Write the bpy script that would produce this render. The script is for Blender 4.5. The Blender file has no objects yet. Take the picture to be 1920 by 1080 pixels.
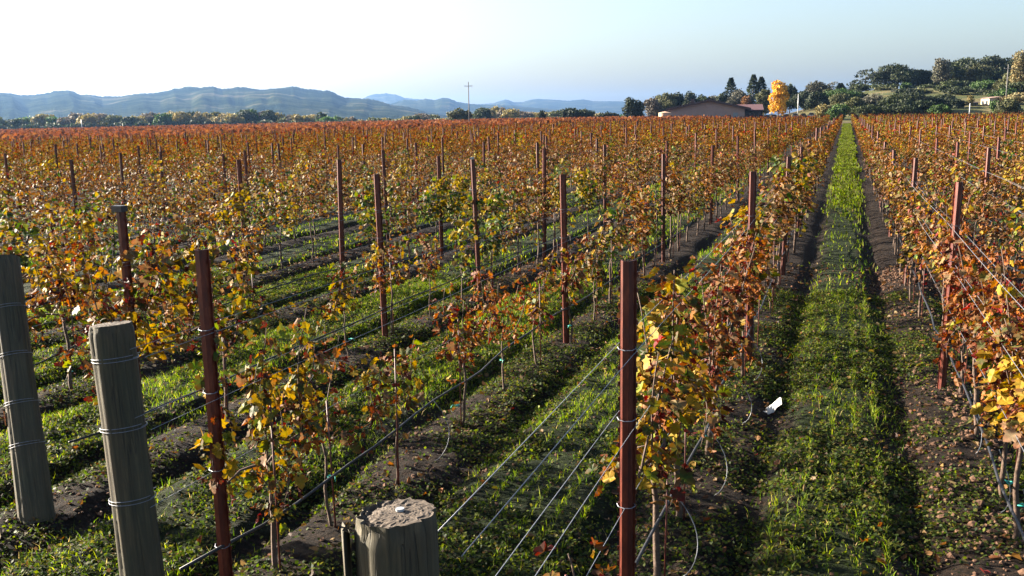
import bpy, math, random
import numpy as np
from math import radians, sin, cos, pi
from mathutils import Matrix, Vector
SC = bpy.context.scene
rng = np.random.default_rng(7)
random.seed(7)

# ------------------------------------------------------------------ camera
FPX = 1761.1028; PITCH = radians(10.15503873); ROLL = radians(-0.96546847); YAW = radians(19.50403113)
CAM = np.array([-0.069, 0.0, 2.6965])
Fv = np.array([-sin(YAW)*cos(PITCH), cos(YAW)*cos(PITCH), -sin(PITCH)])
Rv = np.array([cos(YAW), sin(YAW), 0.0]); Uv = np.cross(Rv, Fv)
R2 = cos(ROLL)*Rv + sin(ROLL)*Uv; U2 = -sin(ROLL)*Rv + cos(ROLL)*Uv
cd = bpy.data.cameras.new('camera'); cam = bpy.data.objects.new('camera', cd)
SC.collection.objects.link(cam); SC.camera = cam
cd.sensor_width = 36.0; cd.lens = 36.0*FPX/1920.0; cd.clip_start = 0.05; cd.clip_end = 40000
M = Matrix(((R2[0], U2[0], -Fv[0], CAM[0]), (R2[1], U2[1], -Fv[1], CAM[1]), (R2[2], U2[2], -Fv[2], CAM[2]), (0, 0, 0, 1)))
cam.matrix_world = M

# ------------------------------------------------------------------ light
SUN_AZ = radians(86)      # to the left of the row direction (+Y)
SUN_EL = radians(19)
w = bpy.data.worlds.new("World"); SC.world = w; w.use_nodes = True
nt = w.node_tree; nt.nodes.clear()
sky = nt.nodes.new('ShaderNodeTexSky'); sky.sky_type = 'NISHITA'; sky.sun_disc = False
sky.sun_elevation = SUN_EL; sky.sun_rotation = -SUN_AZ
sky.air_density = 1.0; sky.dust_density = 3.0; sky.ozone_density = 1.8
bgn = nt.nodes.new('ShaderNodeBackground'); bgn.inputs['Strength'].default_value = 0.05
wo = nt.nodes.new('ShaderNodeOutputWorld')
nt.links.new(sky.outputs[0], bgn.inputs['Color']); nt.links.new(bgn.outputs[0], wo.inputs['Surface'])
sl = bpy.data.lights.new('sun', 'SUN'); sl.energy = 5.0; sl.angle = radians(0.5); sl.color = (1.0, 0.88, 0.72)
sun = bpy.data.objects.new('sun', sl); SC.collection.objects.link(sun)
sd = Vector((-sin(SUN_AZ)*cos(SUN_EL), cos(SUN_AZ)*cos(SUN_EL), sin(SUN_EL)))
sun.rotation_euler = sd.to_track_quat('Z', 'Y').to_euler()
sun.location = (-30, 10, 40)
vs = SC.view_settings; vs.view_transform = 'Standard'; vs.look = 'None'; vs.exposure = 2.75; vs.gamma = 1.0
SC.cycles.max_bounces = 6; SC.cycles.transparent_max_bounces = 4; SC.cycles.volume_bounces = 0
SC.cycles.diffuse_bounces = 2; SC.cycles.transmission_bounces = 3; SC.cycles.glossy_bounces = 2

# ------------------------------------------------------------------ helpers
def proj(P):
    d = np.asarray(P, float) - CAM
    z = d @ Fv
    return 960 + FPX*(d @ R2)/z, 540 - FPX*(d @ U2)/z, z
def at(px, py, D):               # point seen at a photo position, D metres away over the ground
    d = Fv + (px-960)/FPX*R2 - (py-540)/FPX*U2
    d = d/np.hypot(d[0], d[1]); return CAM + D*d

def tag(o, label=None, cat=None, group=None, kind=None):
    if label: o['label'] = label
    if cat: o['category'] = cat
    if group: o['group'] = group
    if kind: o['kind'] = kind
    return o
def link(o, parent=None):
    SC.collection.objects.link(o)
    if parent is not None: o.parent = parent
    return o
def empty(name, loc=(0, 0, 0), rz=0.0):
    o = bpy.data.objects.new(name, None); o.empty_display_size = 0.1
    o.location = loc; o.rotation_euler = (0, 0, rz); return link(o)

class MB:
    """collects numpy pieces into one mesh"""
    def __init__(s): s.v = []; s.f = []; s.c = []; s.n = 0
    def add(s, V, F, col=None):
        V = np.asarray(V, float).reshape(-1, 3)
        if not isinstance(F, list): F = [F]
        for f in F: s.f.append(np.asarray(f, np.int64) + s.n)
        s.v.append(V); s.n += len(V)
        if col is None: col = (0.5, 0.5, 0.5)
        col = np.asarray(col, float)
        if col.ndim == 1: col = np.tile(col[:3], (len(V), 1))
        s.c.append(col)
        return s
    def data(s, name, mats, smooth=False):
        V = np.concatenate(s.v); C = np.concatenate(s.c)
        me = bpy.data.meshes.new(name)
        loops = np.concatenate([f.ravel() for f in s.f])
        sizes = np.concatenate([np.full(len(f), f.shape[1]) for f in s.f])
        starts = np.concatenate([[0], np.cumsum(sizes)[:-1]])
        me.vertices.add(len(V)); me.vertices.foreach_set('co', V.astype(np.float32).ravel())
        me.loops.add(len(loops)); me.loops.foreach_set('vertex_index', loops.astype(np.int32))
        me.polygons.add(len(sizes)); me.polygons.foreach_set('loop_start', starts.astype(np.int32))
        try: me.polygons.foreach_set('loop_total', sizes.astype(np.int32))
        except Exception: pass
        me.polygons.foreach_set('use_smooth', np.full(len(sizes), smooth))
        a = me.color_attributes.new('Col', 'FLOAT_COLOR', 'POINT')
        a.data.foreach_set('color', np.concatenate([C, np.ones((len(C), 1))], 1).astype(np.float32).ravel())
        me.update(calc_edges=True)
        for m in (mats if isinstance(mats, (list, tuple)) else [mats]): me.materials.append(m)
        return me
    def obj(s, name, mat, parent=None, smooth=False):
        return link(bpy.data.objects.new(name, s.data(name, mat, smooth)), parent)

def box(mb, x0, x1, y0, y1, z0, z1, col=None):
    V = [(x, y, z) for z in (z0, z1) for y in (y0, y1) for x in (x0, x1)]
    mb.add(V, np.array([(0, 2, 3, 1), (4, 5, 7, 6), (0, 1, 5, 4), (2, 6, 7, 3), (0, 4, 6, 2), (1, 3, 7, 5)]), col)
def tube(mb, P, r, n=6, col=None, cap=True):
    P = np.asarray(P, float); K = len(P); r = np.broadcast_to(r, (K,))
    T = np.gradient(P, axis=0); T /= np.linalg.norm(T, axis=1)[:, None] + 1e-9
    up = np.array([0, 0, 1.0]) if abs(T[0][2]) < .9 else np.array([1.0, 0, 0])
    A = np.cross(T, up); A /= np.linalg.norm(A, axis=1)[:, None] + 1e-9
    B = np.cross(T, A)
    th = np.arange(n)*2*pi/n
    V = P[:, None, :] + r[:, None, None]*(np.cos(th)[None, :, None]*A[:, None, :] + np.sin(th)[None, :, None]*B[:, None, :])
    i = np.arange(K-1)[:, None]*n; j = np.arange(n)[None, :]; j2 = (j+1) % n
    F = np.stack([i+j, i+j2, i+n+j2, i+n+j], -1).reshape(-1, 4)
    fs = [F]
    if cap: fs += [np.arange(n)[None, ::-1], (np.arange(n)+(K-1)*n)[None, :]]
    mb.add(V.reshape(-1, 3), fs, col)

# value noise
_tab = np.random.default_rng(3).random((256, 256))
def vn(x, y):
    x = np.asarray(x, float); y = np.asarray(y, float)
    xi = np.floor(x).astype(int); yi = np.floor(y).astype(int); fx = x-xi; fy = y-yi
    fx = fx*fx*(3-2*fx); fy = fy*fy*(3-2*fy)
    a = _tab[xi % 256, yi % 256]; b = _tab[(xi+1) % 256, yi % 256]; c = _tab[xi % 256, (yi+1) % 256]; d = _tab[(xi+1) % 256, (yi+1) % 256]
    return (a*(1-fx)+b*fx)*(1-fy)+(c*(1-fx)+d*fx)*fy
def fbm(x, y, o=4):
    s = 0; a = .5
    for k in range(o): s = s + a*vn(x*2**k+17*k, y*2**k+31*k); a *= .5
    return s
def sst(x, a, b):
    t = np.clip((np.asarray(x, float)-a)/(b-a), 0, 1); return t*t*(3-2*t)

# ---------------------------------------------------------------- materials
def newmat(name):
    m = bpy.data.materials.new(name); m.use_nodes = True; n = m.node_tree; n.nodes.clear()
    out = n.nodes.new('ShaderNodeOutputMaterial'); return m, n, out
def noise_n(n, scale, detail=4, rough=.6, vec=None, dist=0):
    t = n.nodes.new('ShaderNodeTexNoise'); t.inputs['Scale'].default_value = scale; t.inputs['Detail'].default_value = detail
    t.inputs['Roughness'].default_value = rough; t.inputs['Distortion'].default_value = dist
    if vec is not None: n.links.new(vec, t.inputs['Vector'])
    return t
def ramp_n(n, fac, stops):
    r = n.nodes.new('ShaderNodeValToRGB'); e = r.color_ramp.elements
    while len(e) < len(stops): e.new(0.5)
    for i, (p, c) in enumerate(stops): e[i].position = p; e[i].color = (*c, 1) if len(c) == 3 else c
    n.links.new(fac, r.inputs[0]); return r
def mix_n(n, kind, fac, a, b):
    m = n.nodes.new('ShaderNodeMixRGB'); m.blend_type = kind
    for i, v in enumerate((fac, a, b)):
        if hasattr(v, 'links'): n.links.new(v, m.inputs[i])
        elif isinstance(v, (int, float)): m.inputs[i].default_value = v
        else: m.inputs[i].default_value = (*v, 1)
    return m
def simple(name, col, rough=.7, var=.35, scale=20, metal=0, bump=0.0, bscale=60, stretch=None, spec=.5):
    m, n, out = newmat(name)
    p = n.nodes.new('ShaderNodeBsdfPrincipled'); tc = n.nodes.new('ShaderNodeTexCoord'); vec = tc.outputs['Object']
    if stretch:
        mp = n.nodes.new('ShaderNodeMapping'); mp.inputs['Scale'].default_value = stretch; n.links.new(vec, mp.inputs[0]); vec = mp.outputs[0]
    t = noise_n(n, scale, 5, .65, vec)
    lo = tuple(c*(1-var) for c in col); hi = tuple(min(1, c*(1+var)) for c in col)
    r = ramp_n(n, t.outputs[0], [(.3, lo), (.7, hi)])
    n.links.new(r.outputs[0], p.inputs['Base Color']); p.inputs['Roughness'].default_value = rough; p.inputs['Metallic'].default_value = metal
    p.inputs['Specular IOR Level'].default_value = spec
    if bump:
        t2 = noise_n(n, bscale, 4, .6, vec); b = n.nodes.new('ShaderNodeBump'); b.inputs['Strength'].default_value = bump; b.inputs['Distance'].default_value = .01
        n.links.new(t2.outputs[0], b.inputs['Height']); n.links.new(b.outputs[0], p.inputs['Normal'])
    n.links.new(p.outputs[0], out.inputs[0]); return m
def leafmat(name, trans=.35, rough=.5, spec=.5, vary=.25, tsat=1.0):
    m, n, out = newmat(name)
    a = n.nodes.new('ShaderNodeAttribute'); a.attribute_name = 'Col'
    tc = n.nodes.new('ShaderNodeTexCoord'); t = noise_n(n, 35, 3, .6, tc.outputs['Object'])
    r = ramp_n(n, t.outputs[0], [(.3, (1-vary,)*3), (.7, (1+vary,)*3)])
    col = mix_n(n, 'MULTIPLY', 1.0, a.outputs['Color'], r.outputs[0])
    p = n.nodes.new('ShaderNodeBsdfPrincipled'); n.links.new(col.outputs[0], p.inputs['Base Color'])
    p.inputs['Roughness'].default_value = rough; p.inputs['Specular IOR Level'].default_value = spec
    tr = n.nodes.new('ShaderNodeBsdfTranslucent'); 
    hs = n.nodes.new('ShaderNodeHueSaturation'); hs.inputs['Saturation'].default_value = 1.15*tsat; hs.inputs['Value'].default_value = 1.15
    n.links.new(col.outputs[0], hs.inputs['Color']); n.links.new(hs.outputs[0], tr.inputs['Color'])
    mx = n.nodes.new('ShaderNodeMixShader'); mx.inputs[0].default_value = trans
    n.links.new(p.outputs[0], mx.inputs[1]); n.links.new(tr.outputs[0], mx.inputs[2]); n.links.new(mx.outputs[0], out.inputs[0])
    return m
M_leaf = leafmat('vine_leaf', .30, .6, .15)
M_farleaf = leafmat('far_vine_leaf', .30, .9, .0)
M_grass = leafmat('grass_blade', .5, .65, .15, .15)
M_crown = leafmat('tree_foliage', .18, .65, .2, .2)
M_bark = simple('vine_bark', (.07, .042, .027), .85, .4, 60, bump=.6)
M_tbark = simple('tree_bark', (.12, .09, .065), .9, .4, 3)
M_stake = simple('stake_paint', (.09, .02, .013), .55, .4, 30)
M_tie = simple('tie_tape', (.02, .30, .24), .6, .2, 30)
M_wire = simple('galvanised_wire', (.15, .16, .185), .55, .2, 40, metal=.5)
M_hose = simple('black_polythene', (.014, .015, .019), .5, .3, 30, spec=.35)
M_drip = simple('drip_tube_plastic', (.05, .058, .072), .4, .2, 40)

# rusty painted steel
def steel_mat():
    m, n, out = newmat('rust_red_steel')
    p = n.nodes.new('ShaderNodeBsdfPrincipled'); tc = n.nodes.new('ShaderNodeTexCoord')
    mp = n.nodes.new('ShaderNodeMapping'); mp.inputs['Scale'].default_value = (1, 1, .25); n.links.new(tc.outputs['Object'], mp.inputs[0])
    t = noise_n(n, 26, 6, .7, mp.outputs[0]); oi = n.nodes.new('ShaderNodeObjectInfo')
    r = ramp_n(n, t.outputs[0], [(.28, (.022, .005, .004)), (.5, (.072, .012, .006)), (.75, (.15, .038, .016))])
    rr = ramp_n(n, oi.outputs['Random'], [(0, (.75, .75, .8)), (1, (1.2, 1.1, 1.05))])
    c = mix_n(n, 'MULTIPLY', 1.0, r.outputs[0], rr.outputs[0])
    n.links.new(c.outputs[0], p.inputs['Base Color']); p.inputs['Roughness'].default_value = .42; p.inputs['Metallic'].default_value = .15
    b = n.nodes.new('ShaderNodeBump'); b.inputs['Strength'].default_value = .35; b.inputs['Distance'].default_value = .004
    n.links.new(t.outputs[0], b.inputs['Height']); n.links.new(b.outputs[0], p.inputs['Normal'])
    n.links.new(p.outputs[0], out.inputs[0]); return m
M_steel = steel_mat()
M_cap = simple('pale_cap', (.26, .27, .28), .5, .1, 30)

def wood_side():
    m, n, out = newmat('weathered_post_wood')
    p = n.nodes.new('ShaderNodeBsdfPrincipled'); tc = n.nodes.new('ShaderNodeTexCoord')
    mp = n.nodes.new('ShaderNodeMapping'); mp.inputs['Scale'].default_value = (1, 1, .06); n.links.new(tc.outputs['Object'], mp.inputs[0])
    t = noise_n(n, 70, 6, .7, mp.outputs[0]); t2 = noise_n(n, 5, 3, .5, tc.outputs['Object'])
    r = ramp_n(n, t.outputs[0], [(.2, (.024, .020, .010)), (.5, (.040, .034, .018)), (.85, (.10, .078, .042))])
    g = ramp_n(n, t2.outputs[0], [(.35, (.88, .93, .78)), (.65, (1.15, 1.0, .86))])
    c = mix_n(n, 'MULTIPLY', 1.0, r.outputs[0], g.outputs[0])
    n.links.new(c.outputs[0], p.inputs['Base Color']); p.inputs['Roughness'].default_value = .8
    # drying cracks
    mp2 = n.nodes.new('ShaderNodeMapping'); mp2.inputs['Scale'].default_value = (1, 1, .025); n.links.new(tc.outputs['Object'], mp2.inputs[0])
    t3 = noise_n(n, 26, 2, .5, mp2.outputs[0], .3)
    ck = ramp_n(n, t3.outputs[0], [(.485, (1, 1, 1)), (.5, (.0, .0, .0)), (.515, (1, 1, 1))])
    c2 = mix_n(n, 'MULTIPLY', .55, c.outputs[0], ck.outputs[0]); n.links.new(c2.outputs[0], p.inputs['Base Color'])
    b = n.nodes.new('ShaderNodeBump'); b.inputs['Strength'].default_value = .6; b.inputs['Distance'].default_value = .004
    n.links.new(t.outputs[0], b.inputs['Height'])
    b2 = n.nodes.new('ShaderNodeBump'); b2.inputs['Strength'].default_value = .7; b2.inputs['Distance'].default_value = .006
    n.links.new(ck.outputs[0], b2.inputs['Height']); n.links.new(b.outputs[0], b2.inputs['Normal']); n.links.new(b2.outputs[0], p.inputs['Normal'])
    n.links.new(p.outputs[0], out.inputs[0]); return m
def wood_top():
    m, n, out = newmat('sawn_post_end')
    p = n.nodes.new('ShaderNodeBsdfPrincipled'); tc = n.nodes.new('ShaderNodeTexCoord')
    mp = n.nodes.new('ShaderNodeMapping'); mp.inputs['Scale'].default_value = (1, 1, .0); n.links.new(tc.outputs['Object'], mp.inputs[0])
    wv = n.nodes.new('ShaderNodeTexWave'); wv.wave_type = 'RINGS'; wv.rings_direction = 'Z'; wv.inputs['Scale'].default_value = 42
    wv.inputs['Distortion'].default_value = 1.3; wv.inputs['Detail'].default_value = 3; wv.inputs['Detail Scale'].default_value = 1.2
    n.links.new(mp.outputs[0], wv.inputs[0])
    t = noise_n(n, 45, 6, .75, tc.outputs['Object'])
    r = ramp_n(n, wv.outputs[0], [(.1, (.045, .031, .019)), (.6, (.062, .044, .028)), (.95, (.09, .064, .041))])
    g = ramp_n(n, t.outputs[0], [(.3, (.45, .42, .38)), (.65, (1.1, 1.08, 1.05))])
    c = mix_n(n, 'MULTIPLY', 1.0, r.outputs[0], g.outputs[0])
    n.links.new(c.outputs[0], p.inputs['Base Color']); p.inputs['Roughness'].default_value = .85
    ad = n.nodes.new('ShaderNodeMath'); ad.operation = 'MULTIPLY_ADD'; ad.inputs[1].default_value = .25
    n.links.new(wv.outputs[0], ad.inputs[0]); n.links.new(t.outputs[0], ad.inputs[2])
    b = n.nodes.new('ShaderNodeBump'); b.inputs['Strength'].default_value = .45; b.inputs['Distance'].default_value = .002
    n.links.new(ad.outputs[0], b.inputs['Height']); n.links.new(b.outputs[0], p.inputs['Normal'])
    n.links.new(p.outputs[0], out.inputs[0]); return m
M_wood = wood_side(); M_woodtop = wood_top()

# ---------------------------------------------------------------- terrain
XL0, SL = -0.984, 2.2         # left rows
XR0, SR = 0.92, 1.38          # right rows
def rowx(side, k): return XL0 - SL*k if side == 'L' else XR0 + SR*k
def rc(x):
    x = np.asarray(x, float)
    return np.where(x < XL0, (x-XL0)/SL, np.where(x > XR0, 1+(x-XR0)/SR, (x-XL0)/(XR0-XL0)))
def rowdist(x):
    x = np.asarray(x, float); t = rc(x); d = np.abs(t-np.round(t))
    return d*np.where(x < XL0, SL, np.where(x > XR0, SR, XR0-XL0))
def G(x, y):
    x = np.asarray(x, float); y = np.asarray(y, float)
    s = y + np.where(x < 0, .8*x, -.3*x) - 10
    s = np.where(s > 12, s-6, np.where(s > 0, s*s/24, 0))
    g = .0063*s
    g = 3.2*(1-np.exp(-g/3.2))
    kn = 10.3*sst(x, -34, 14)*sst(y, 235, 400)*(0.93+.14*fbm(x*.02, y*.02, 3))
    kn = kn + 5*sst(x, 45, 110)*sst(y, 260, 420)
    kn = kn*(1-sst(y, 900, 1500))*(1-sst(x, 500, 900))
    return g + kn
def relief(x, y):
    x = np.asarray(x, float); y = np.asarray(y, float)
    d = rowdist(x); m = sst(x, -26, -24.5)*(1-sst(x, 7, 8.5))*(1-sst(y, 60, 90))
    h = .035*np.exp(-(d/.25)**2) - .07*np.exp(-((d-.42)/.13)**2) + .035*sst(d, .5, .7)
    m2 = 1-.75*sst(y, 20, 45)
    n = (fbm(x*2.2, y*1.3, 3)-.45)*.07 + (fbm(x*9, y*9, 3)-.45)*.075*(1-sst(y, 10, 20))
    return (h*(.6+.8*vn(x*.6, y*.9)) + n)*m*m2
def ground_z(x, y): return G(x, y) + relief(x, y)
def near_end(x):              # where the rows begin
    return 1.95 + np.maximum(0, (-np.asarray(x, float)-1.07))*.685
def far_end(x):
    x = np.asarray(x, float)
    return np.where(x > 2, 182-1.1*(x-2), 182.0)
BLOCK_R = 118.0               # radius of the near block on the left
def in_block(x, y):
    d = np.hypot(x, y); az = np.degrees(np.arctan2(-x, y))
    lim = np.interp(az, [-20, 0, 8, 14, 25, 50, 80], [190, 190, 180, 165, 122, 112, 112])
    return (d < lim) & (y < far_end(x))

def build_ground():
    def grow(a, b, s, g):
        o = [a]; 
        while o[-1] < b: o.append(o[-1]+s); s *= g
        return o
    xr = grow(6.5, 7500, .12, 1.09); xl = grow(15, 7500, .12, 1.07)
    xs = np.concatenate([-np.array(xl)[::-1], np.arange(-15, 6.5, .06)[1:-1], xr])
    ys = np.concatenate([[-7500, -3000, -1000, -300, -100, -40, -15, -6, -2, 0, .8, 1.5], np.arange(2, 15, .05), grow(15, 9500, .06, 1.028)])
    X, Y = np.meshgrid(xs, ys); Z = ground_z(X, Y)
    nx, ny = len(xs), len(ys)
    i = np.arange(ny-1)[:, None]*nx; j = np.arange(nx-1)[None, :]
    F = np.stack([i+j, i+j+1, i+nx+j+1, i+nx+j], -1).reshape(-1, 4)
    # zone mask: r = inside the vineyard, g = row coordinate handled in shader, b = grassy hill
    vin = (in_block(X, Y) & (Y > near_end(X)-3.0)).astype(float)
    hill = sst(X, -40, 0)*sst(Y, 190, 230)
    C = np.stack([vin, fbm(X*.35, Y*.22, 3), hill], -1).reshape(-1, 3)
    mb = MB(); mb.add(np.stack([X, Y, Z], -1).reshape(-1, 3), F, C)
    m, n, out = newmat('soil_and_grass')
    p = n.nodes.new('ShaderNodeBsdfPrincipled'); geo = n.nodes.new('ShaderNodeNewGeometry'); pos = geo.outputs['Position']
    at_ = n.nodes.new('ShaderNodeAttribute'); at_.attribute_name = 'Col'; sp = n.nodes.new('ShaderNodeSeparateXYZ'); n.links.new(at_.outputs['Vector'], sp.inputs[0])
    ra = n.nodes.new('ShaderNodeAttribute'); ra.attribute_name = 'row_distance'
    n1 = noise_n(n, 3.0, 6, .65, pos); n2 = noise_n(n, 28, 5, .7, pos); n3 = noise_n(n, .6, 4, .6, pos)
    soil = ramp_n(n, n2.outputs[0], [(.3, (.003, .002, .0014)), (.5, (.011, .0066, .004)), (.76, (.052, .030, .017))])  # near-black low stop paints crevice shade into the soil colour
    grass = ramp_n(n, n2.outputs[0], [(.3, (.003, .006, .0012)), (.55, (.011, .019, .003)), (.8, (.045, .06, .009))])
    def math_(op, a, b, c=None):
        q = n.nodes.new('ShaderNodeMath'); q.operation = op
        for k, v in enumerate([a, b, c]):
            if v is None: continue
            if hasattr(v, 'links'): n.links.new(v, q.inputs[k])
            else: q.inputs[k].default_value = v
        return q.outputs[0]
    # grass towards the middle of the alley, broken by noise
    spx = n.nodes.new('ShaderNodeSeparateXYZ'); n.links.new(pos, spx.inputs[0])
    X_ = spx.outputs[0]; Y_ = spx.outputs[1]
    tl = math_('ABSOLUTE', math_('SUBTRACT', math_('FRACT', math_('ADD', math_('DIVIDE', math_('SUBTRACT', X_, XL0), SL), 100.0), 0), .5), 0)
    tl = math_('MULTIPLY', math_('SUBTRACT', .5, tl), SL)       # distance to row on the left side
    tr = math_('ABSOLUTE', math_('SUBTRACT', math_('FRACT', math_('ADD', math_('DIVIDE', math_('SUBTRACT', X_, XR0), SR), 100.0), 0), .5), 0)
    tr = math_('MULTIPLY', math_('SUBTRACT', .5, tr), SR)
    tm = math_('SUBTRACT', (XR0-XL0)/2, math_('ABSOLUTE', math_('SUBTRACT', X_, (XR0+XL0)/2), 0))
    isl = math_('LESS_THAN', X_, XL0); isr = math_('GREATER_THAN', X_, XR0)
    mid = math_('SUBTRACT', 1.0, math_('ADD', isl, isr))
    dist = math_('ADD', math_('ADD', math_('MULTIPLY', tl, isl), math_('MULTIPLY', tr, isr)), math_('MULTIPLY', tm, mid))
    g = math_('ADD', math_('MULTIPLY', math_('SUBTRACT', dist, .5), 4.5), math_('MULTIPLY', math_('SUBTRACT', n1.outputs[0], .48), 5.0))
    g = math_('ADD', g, math_('MULTIPLY', math_('SUBTRACT', n3.outputs[0], .5), 2.0)); 
    gc = n.nodes.new('ShaderNodeClamp'); n.links.new(g, gc.inputs[0])
    ab = mix_n(n, 'MIX', gc.outputs[0], soil.outputs[0], grass.outputs[0])
    # outside the vineyard: dry grass on the hill, field beyond
    dry = ramp_n(n, noise_n(n, .09, 5, .6, pos).outputs[0], [(.35, (.03, .045, .012)), (.5, (.07, .07, .022)), (.68, (.15, .11, .05))])
    fld = ramp_n(n, n3.outputs[0], [(.3, (.05, .03, .016)), (.7, (.08, .05, .026))])
    o1 = mix_n(n, 'MIX', sp.outputs[2], fld.outputs[0], dry.outputs[0])
    o2 = mix_n(n, 'MIX', sp.outputs[0], o1.outputs[0], ab.outputs[0])
    n.links.new(o2.outputs[0], p.inputs['Base Color']); p.inputs['Roughness'].default_value = .95; p.inputs['Specular IOR Level'].default_value = .15
    b = n.nodes.new('ShaderNodeBump'); b.inputs['Strength'].default_value = 1.0; b.inputs['Distance'].default_value = .07
    nb = noise_n(n, 22, 7, .75, pos); n.links.new(nb.outputs[0], b.inputs['Height']); n.links.new(b.outputs[0], p.inputs['Normal'])
    n.links.new(p.outputs[0], out.inputs[0])
    o = mb.obj('ground', m, smooth=True); o['kind'] = 'structure'
build_ground()

# ---------------------------------------------------------------- far hills
def hills(name, pts, D, depth, mat, rough=5.0, seed=0, front=.30):
    px = np.array([p[0] for p in pts], float); py = np.array([p[1] for p in pts], float)
    xs = np.arange(px[0], px[-1]+.1, 2.0); yy = np.interp(xs, px, py)
    ts = np.concatenate([np.linspace(0, 1, 16), 1+np.linspace(.06, 1, 7)])
    V = []
    for a, (x, y) in enumerate(zip(xs, yy)):
        c = at(x, y, D); d = (c-CAM)[:2]; d /= np.hypot(*d)
        edge = min(1, (xs[-1]-x)/90.0)
        cz = (c[2]-3)*1.0
        for t in ts:
            if t <= 1: prof = t**.85; dd = D - depth*(1-t)
            else: prof = 1-(t-1)**1.5*.9; dd = D + depth*.8*(t-1)
            P = CAM[:2]+d*dd
            nz = (fbm(x*.045+seed, t*3.2+seed, 4)-.47)
            spur = (fbm(x*.02+9+seed, t*1.3+seed, 3)-.47)*1.1
            z = 3 + cz*prof*(1 + (spur*(1-t) if t < 1 else 0)) + rough*nz*2*(.4+.6*min(t, 1)) + (fbm(x*.5+seed, t*9, 2)-.4)*rough*(1.3 if .93 < t < 1.1 else .0)
            V.append((P[0], P[1], z if 0 < t < 2 else -4))
    K = len(ts); N = len(xs)
    i = np.arange(N-1)[:, None]*K; j = np.arange(K-1)[None, :]
    F = np.stack([i+j, i+K+j, i+K+j+1, i+j+1], -1).reshape(-1, 4)
    o = MB().add(np.array(V), F).obj(name, mat, smooth=True); o['kind'] = 'structure'; return o
def hillmat():
    m, n, out = newmat('wooded_hillside')
    p = n.nodes.new('ShaderNodeBsdfPrincipled'); geo = n.nodes.new('ShaderNodeNewGeometry')
    t = noise_n(n, .006, 6, .65, geo.outputs['Position']); t2 = noise_n(n, .05, 4, .7, geo.outputs['Position'])
    r = ramp_n(n, t.outputs[0], [(.42, (.008, .014, .006)), (.56, (.028, .034, .014)), (.64, (.075, .065, .035))])
    r2 = ramp_n(n, t2.outputs[0], [(.3, (.6, .6, .6)), (.7, (1.3, 1.3, 1.3))])
    c = mix_n(n, 'MULTIPLY', 1.0, r.outputs[0], r2.outputs[0])
    n.links.new(c.outputs[0], p.inputs['Base Color']); p.inputs['Roughness'].default_value = 1; p.inputs['Specular IOR Level'].default_value = 0
    b = n.nodes.new('ShaderNodeBump'); b.inputs['Strength'].default_value = 1; b.inputs['Distance'].default_value = 12
    n.links.new(t2.outputs[0], b.inputs['Height']); n.links.new(b.outputs[0], p.inputs['Normal'])
    n.links.new(p.outputs[0], out.inputs[0]); return m
M_hill = hillmat()
hills('wooded_hills', [(-160, 178), (-60, 171), (0, 174), (20, 174), (38, 179), (67, 178), (90, 173), (107, 171), (128, 170), (150, 176), (175, 177), (192, 181), (233, 180), (257, 177), (290, 173), (317, 169), (325, 166), (350, 163), (378, 163), (400, 161), (417, 166), (445, 162), (470, 166), (493, 167), (520, 164), (548, 162), (570, 165), (600, 169), (620, 172), (648, 183), (680, 184), (707, 188), (725, 193), (750, 199), (790, 207), (840, 217), (880, 226)], 3400, 1500, M_hill, 4.5, 1)
hills('distant_hills', [(640, 215), (680, 206), (707, 198), (733, 195), (757, 188), (783, 188), (798, 185), (815, 188), (828, 184), (843, 184), (858, 191), (887, 195), (907, 196), (960, 197), (990, 201), (1040, 205), (1100, 212), (1160, 220)], 5400, 1500, M_hill, 5, 4)
hills('pale_mountains', [(640, 205), (690, 180), (703, 176), (723, 175), (742, 178), (760, 184), (785, 185), (820, 194), (870, 205), (920, 212)], 8200, 1800, M_hill, 6, 7)
hills('pale_ridge', [(860, 205), (900, 195), (925, 193), (947, 187), (955, 188), (963, 192), (980, 192), (993, 187), (1008, 185), (1030, 186), (1043, 188), (1067, 188), (1097, 187), (1110, 190), (1140, 190), (1200, 191), (1300, 200), (1420, 215)], 7800, 1800, M_hill, 6, 11)

# ---------------------------------------------------------------- haze
def haze():
    mb = MB(); box(mb, -9500, 9500, -1500, 10500, -6, 262)
    m, n, out = newmat('haze_air'); v = n.nodes.new('ShaderNodeVolumePrincipled')
    v.inputs['Color'].default_value = (.20, .37, .70, 1); v.inputs['Density'].default_value = HAZE_D; v.inputs['Anisotropy'].default_value = .45
    n.links.new(v.outputs[0], out.inputs['Volume'])
    o = mb.obj('haze', m); o['kind'] = 'stuff'
HAZE_D = 7e-5
haze()

KV = .31      # tuned scale that darkens all vine leaf colours
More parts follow.
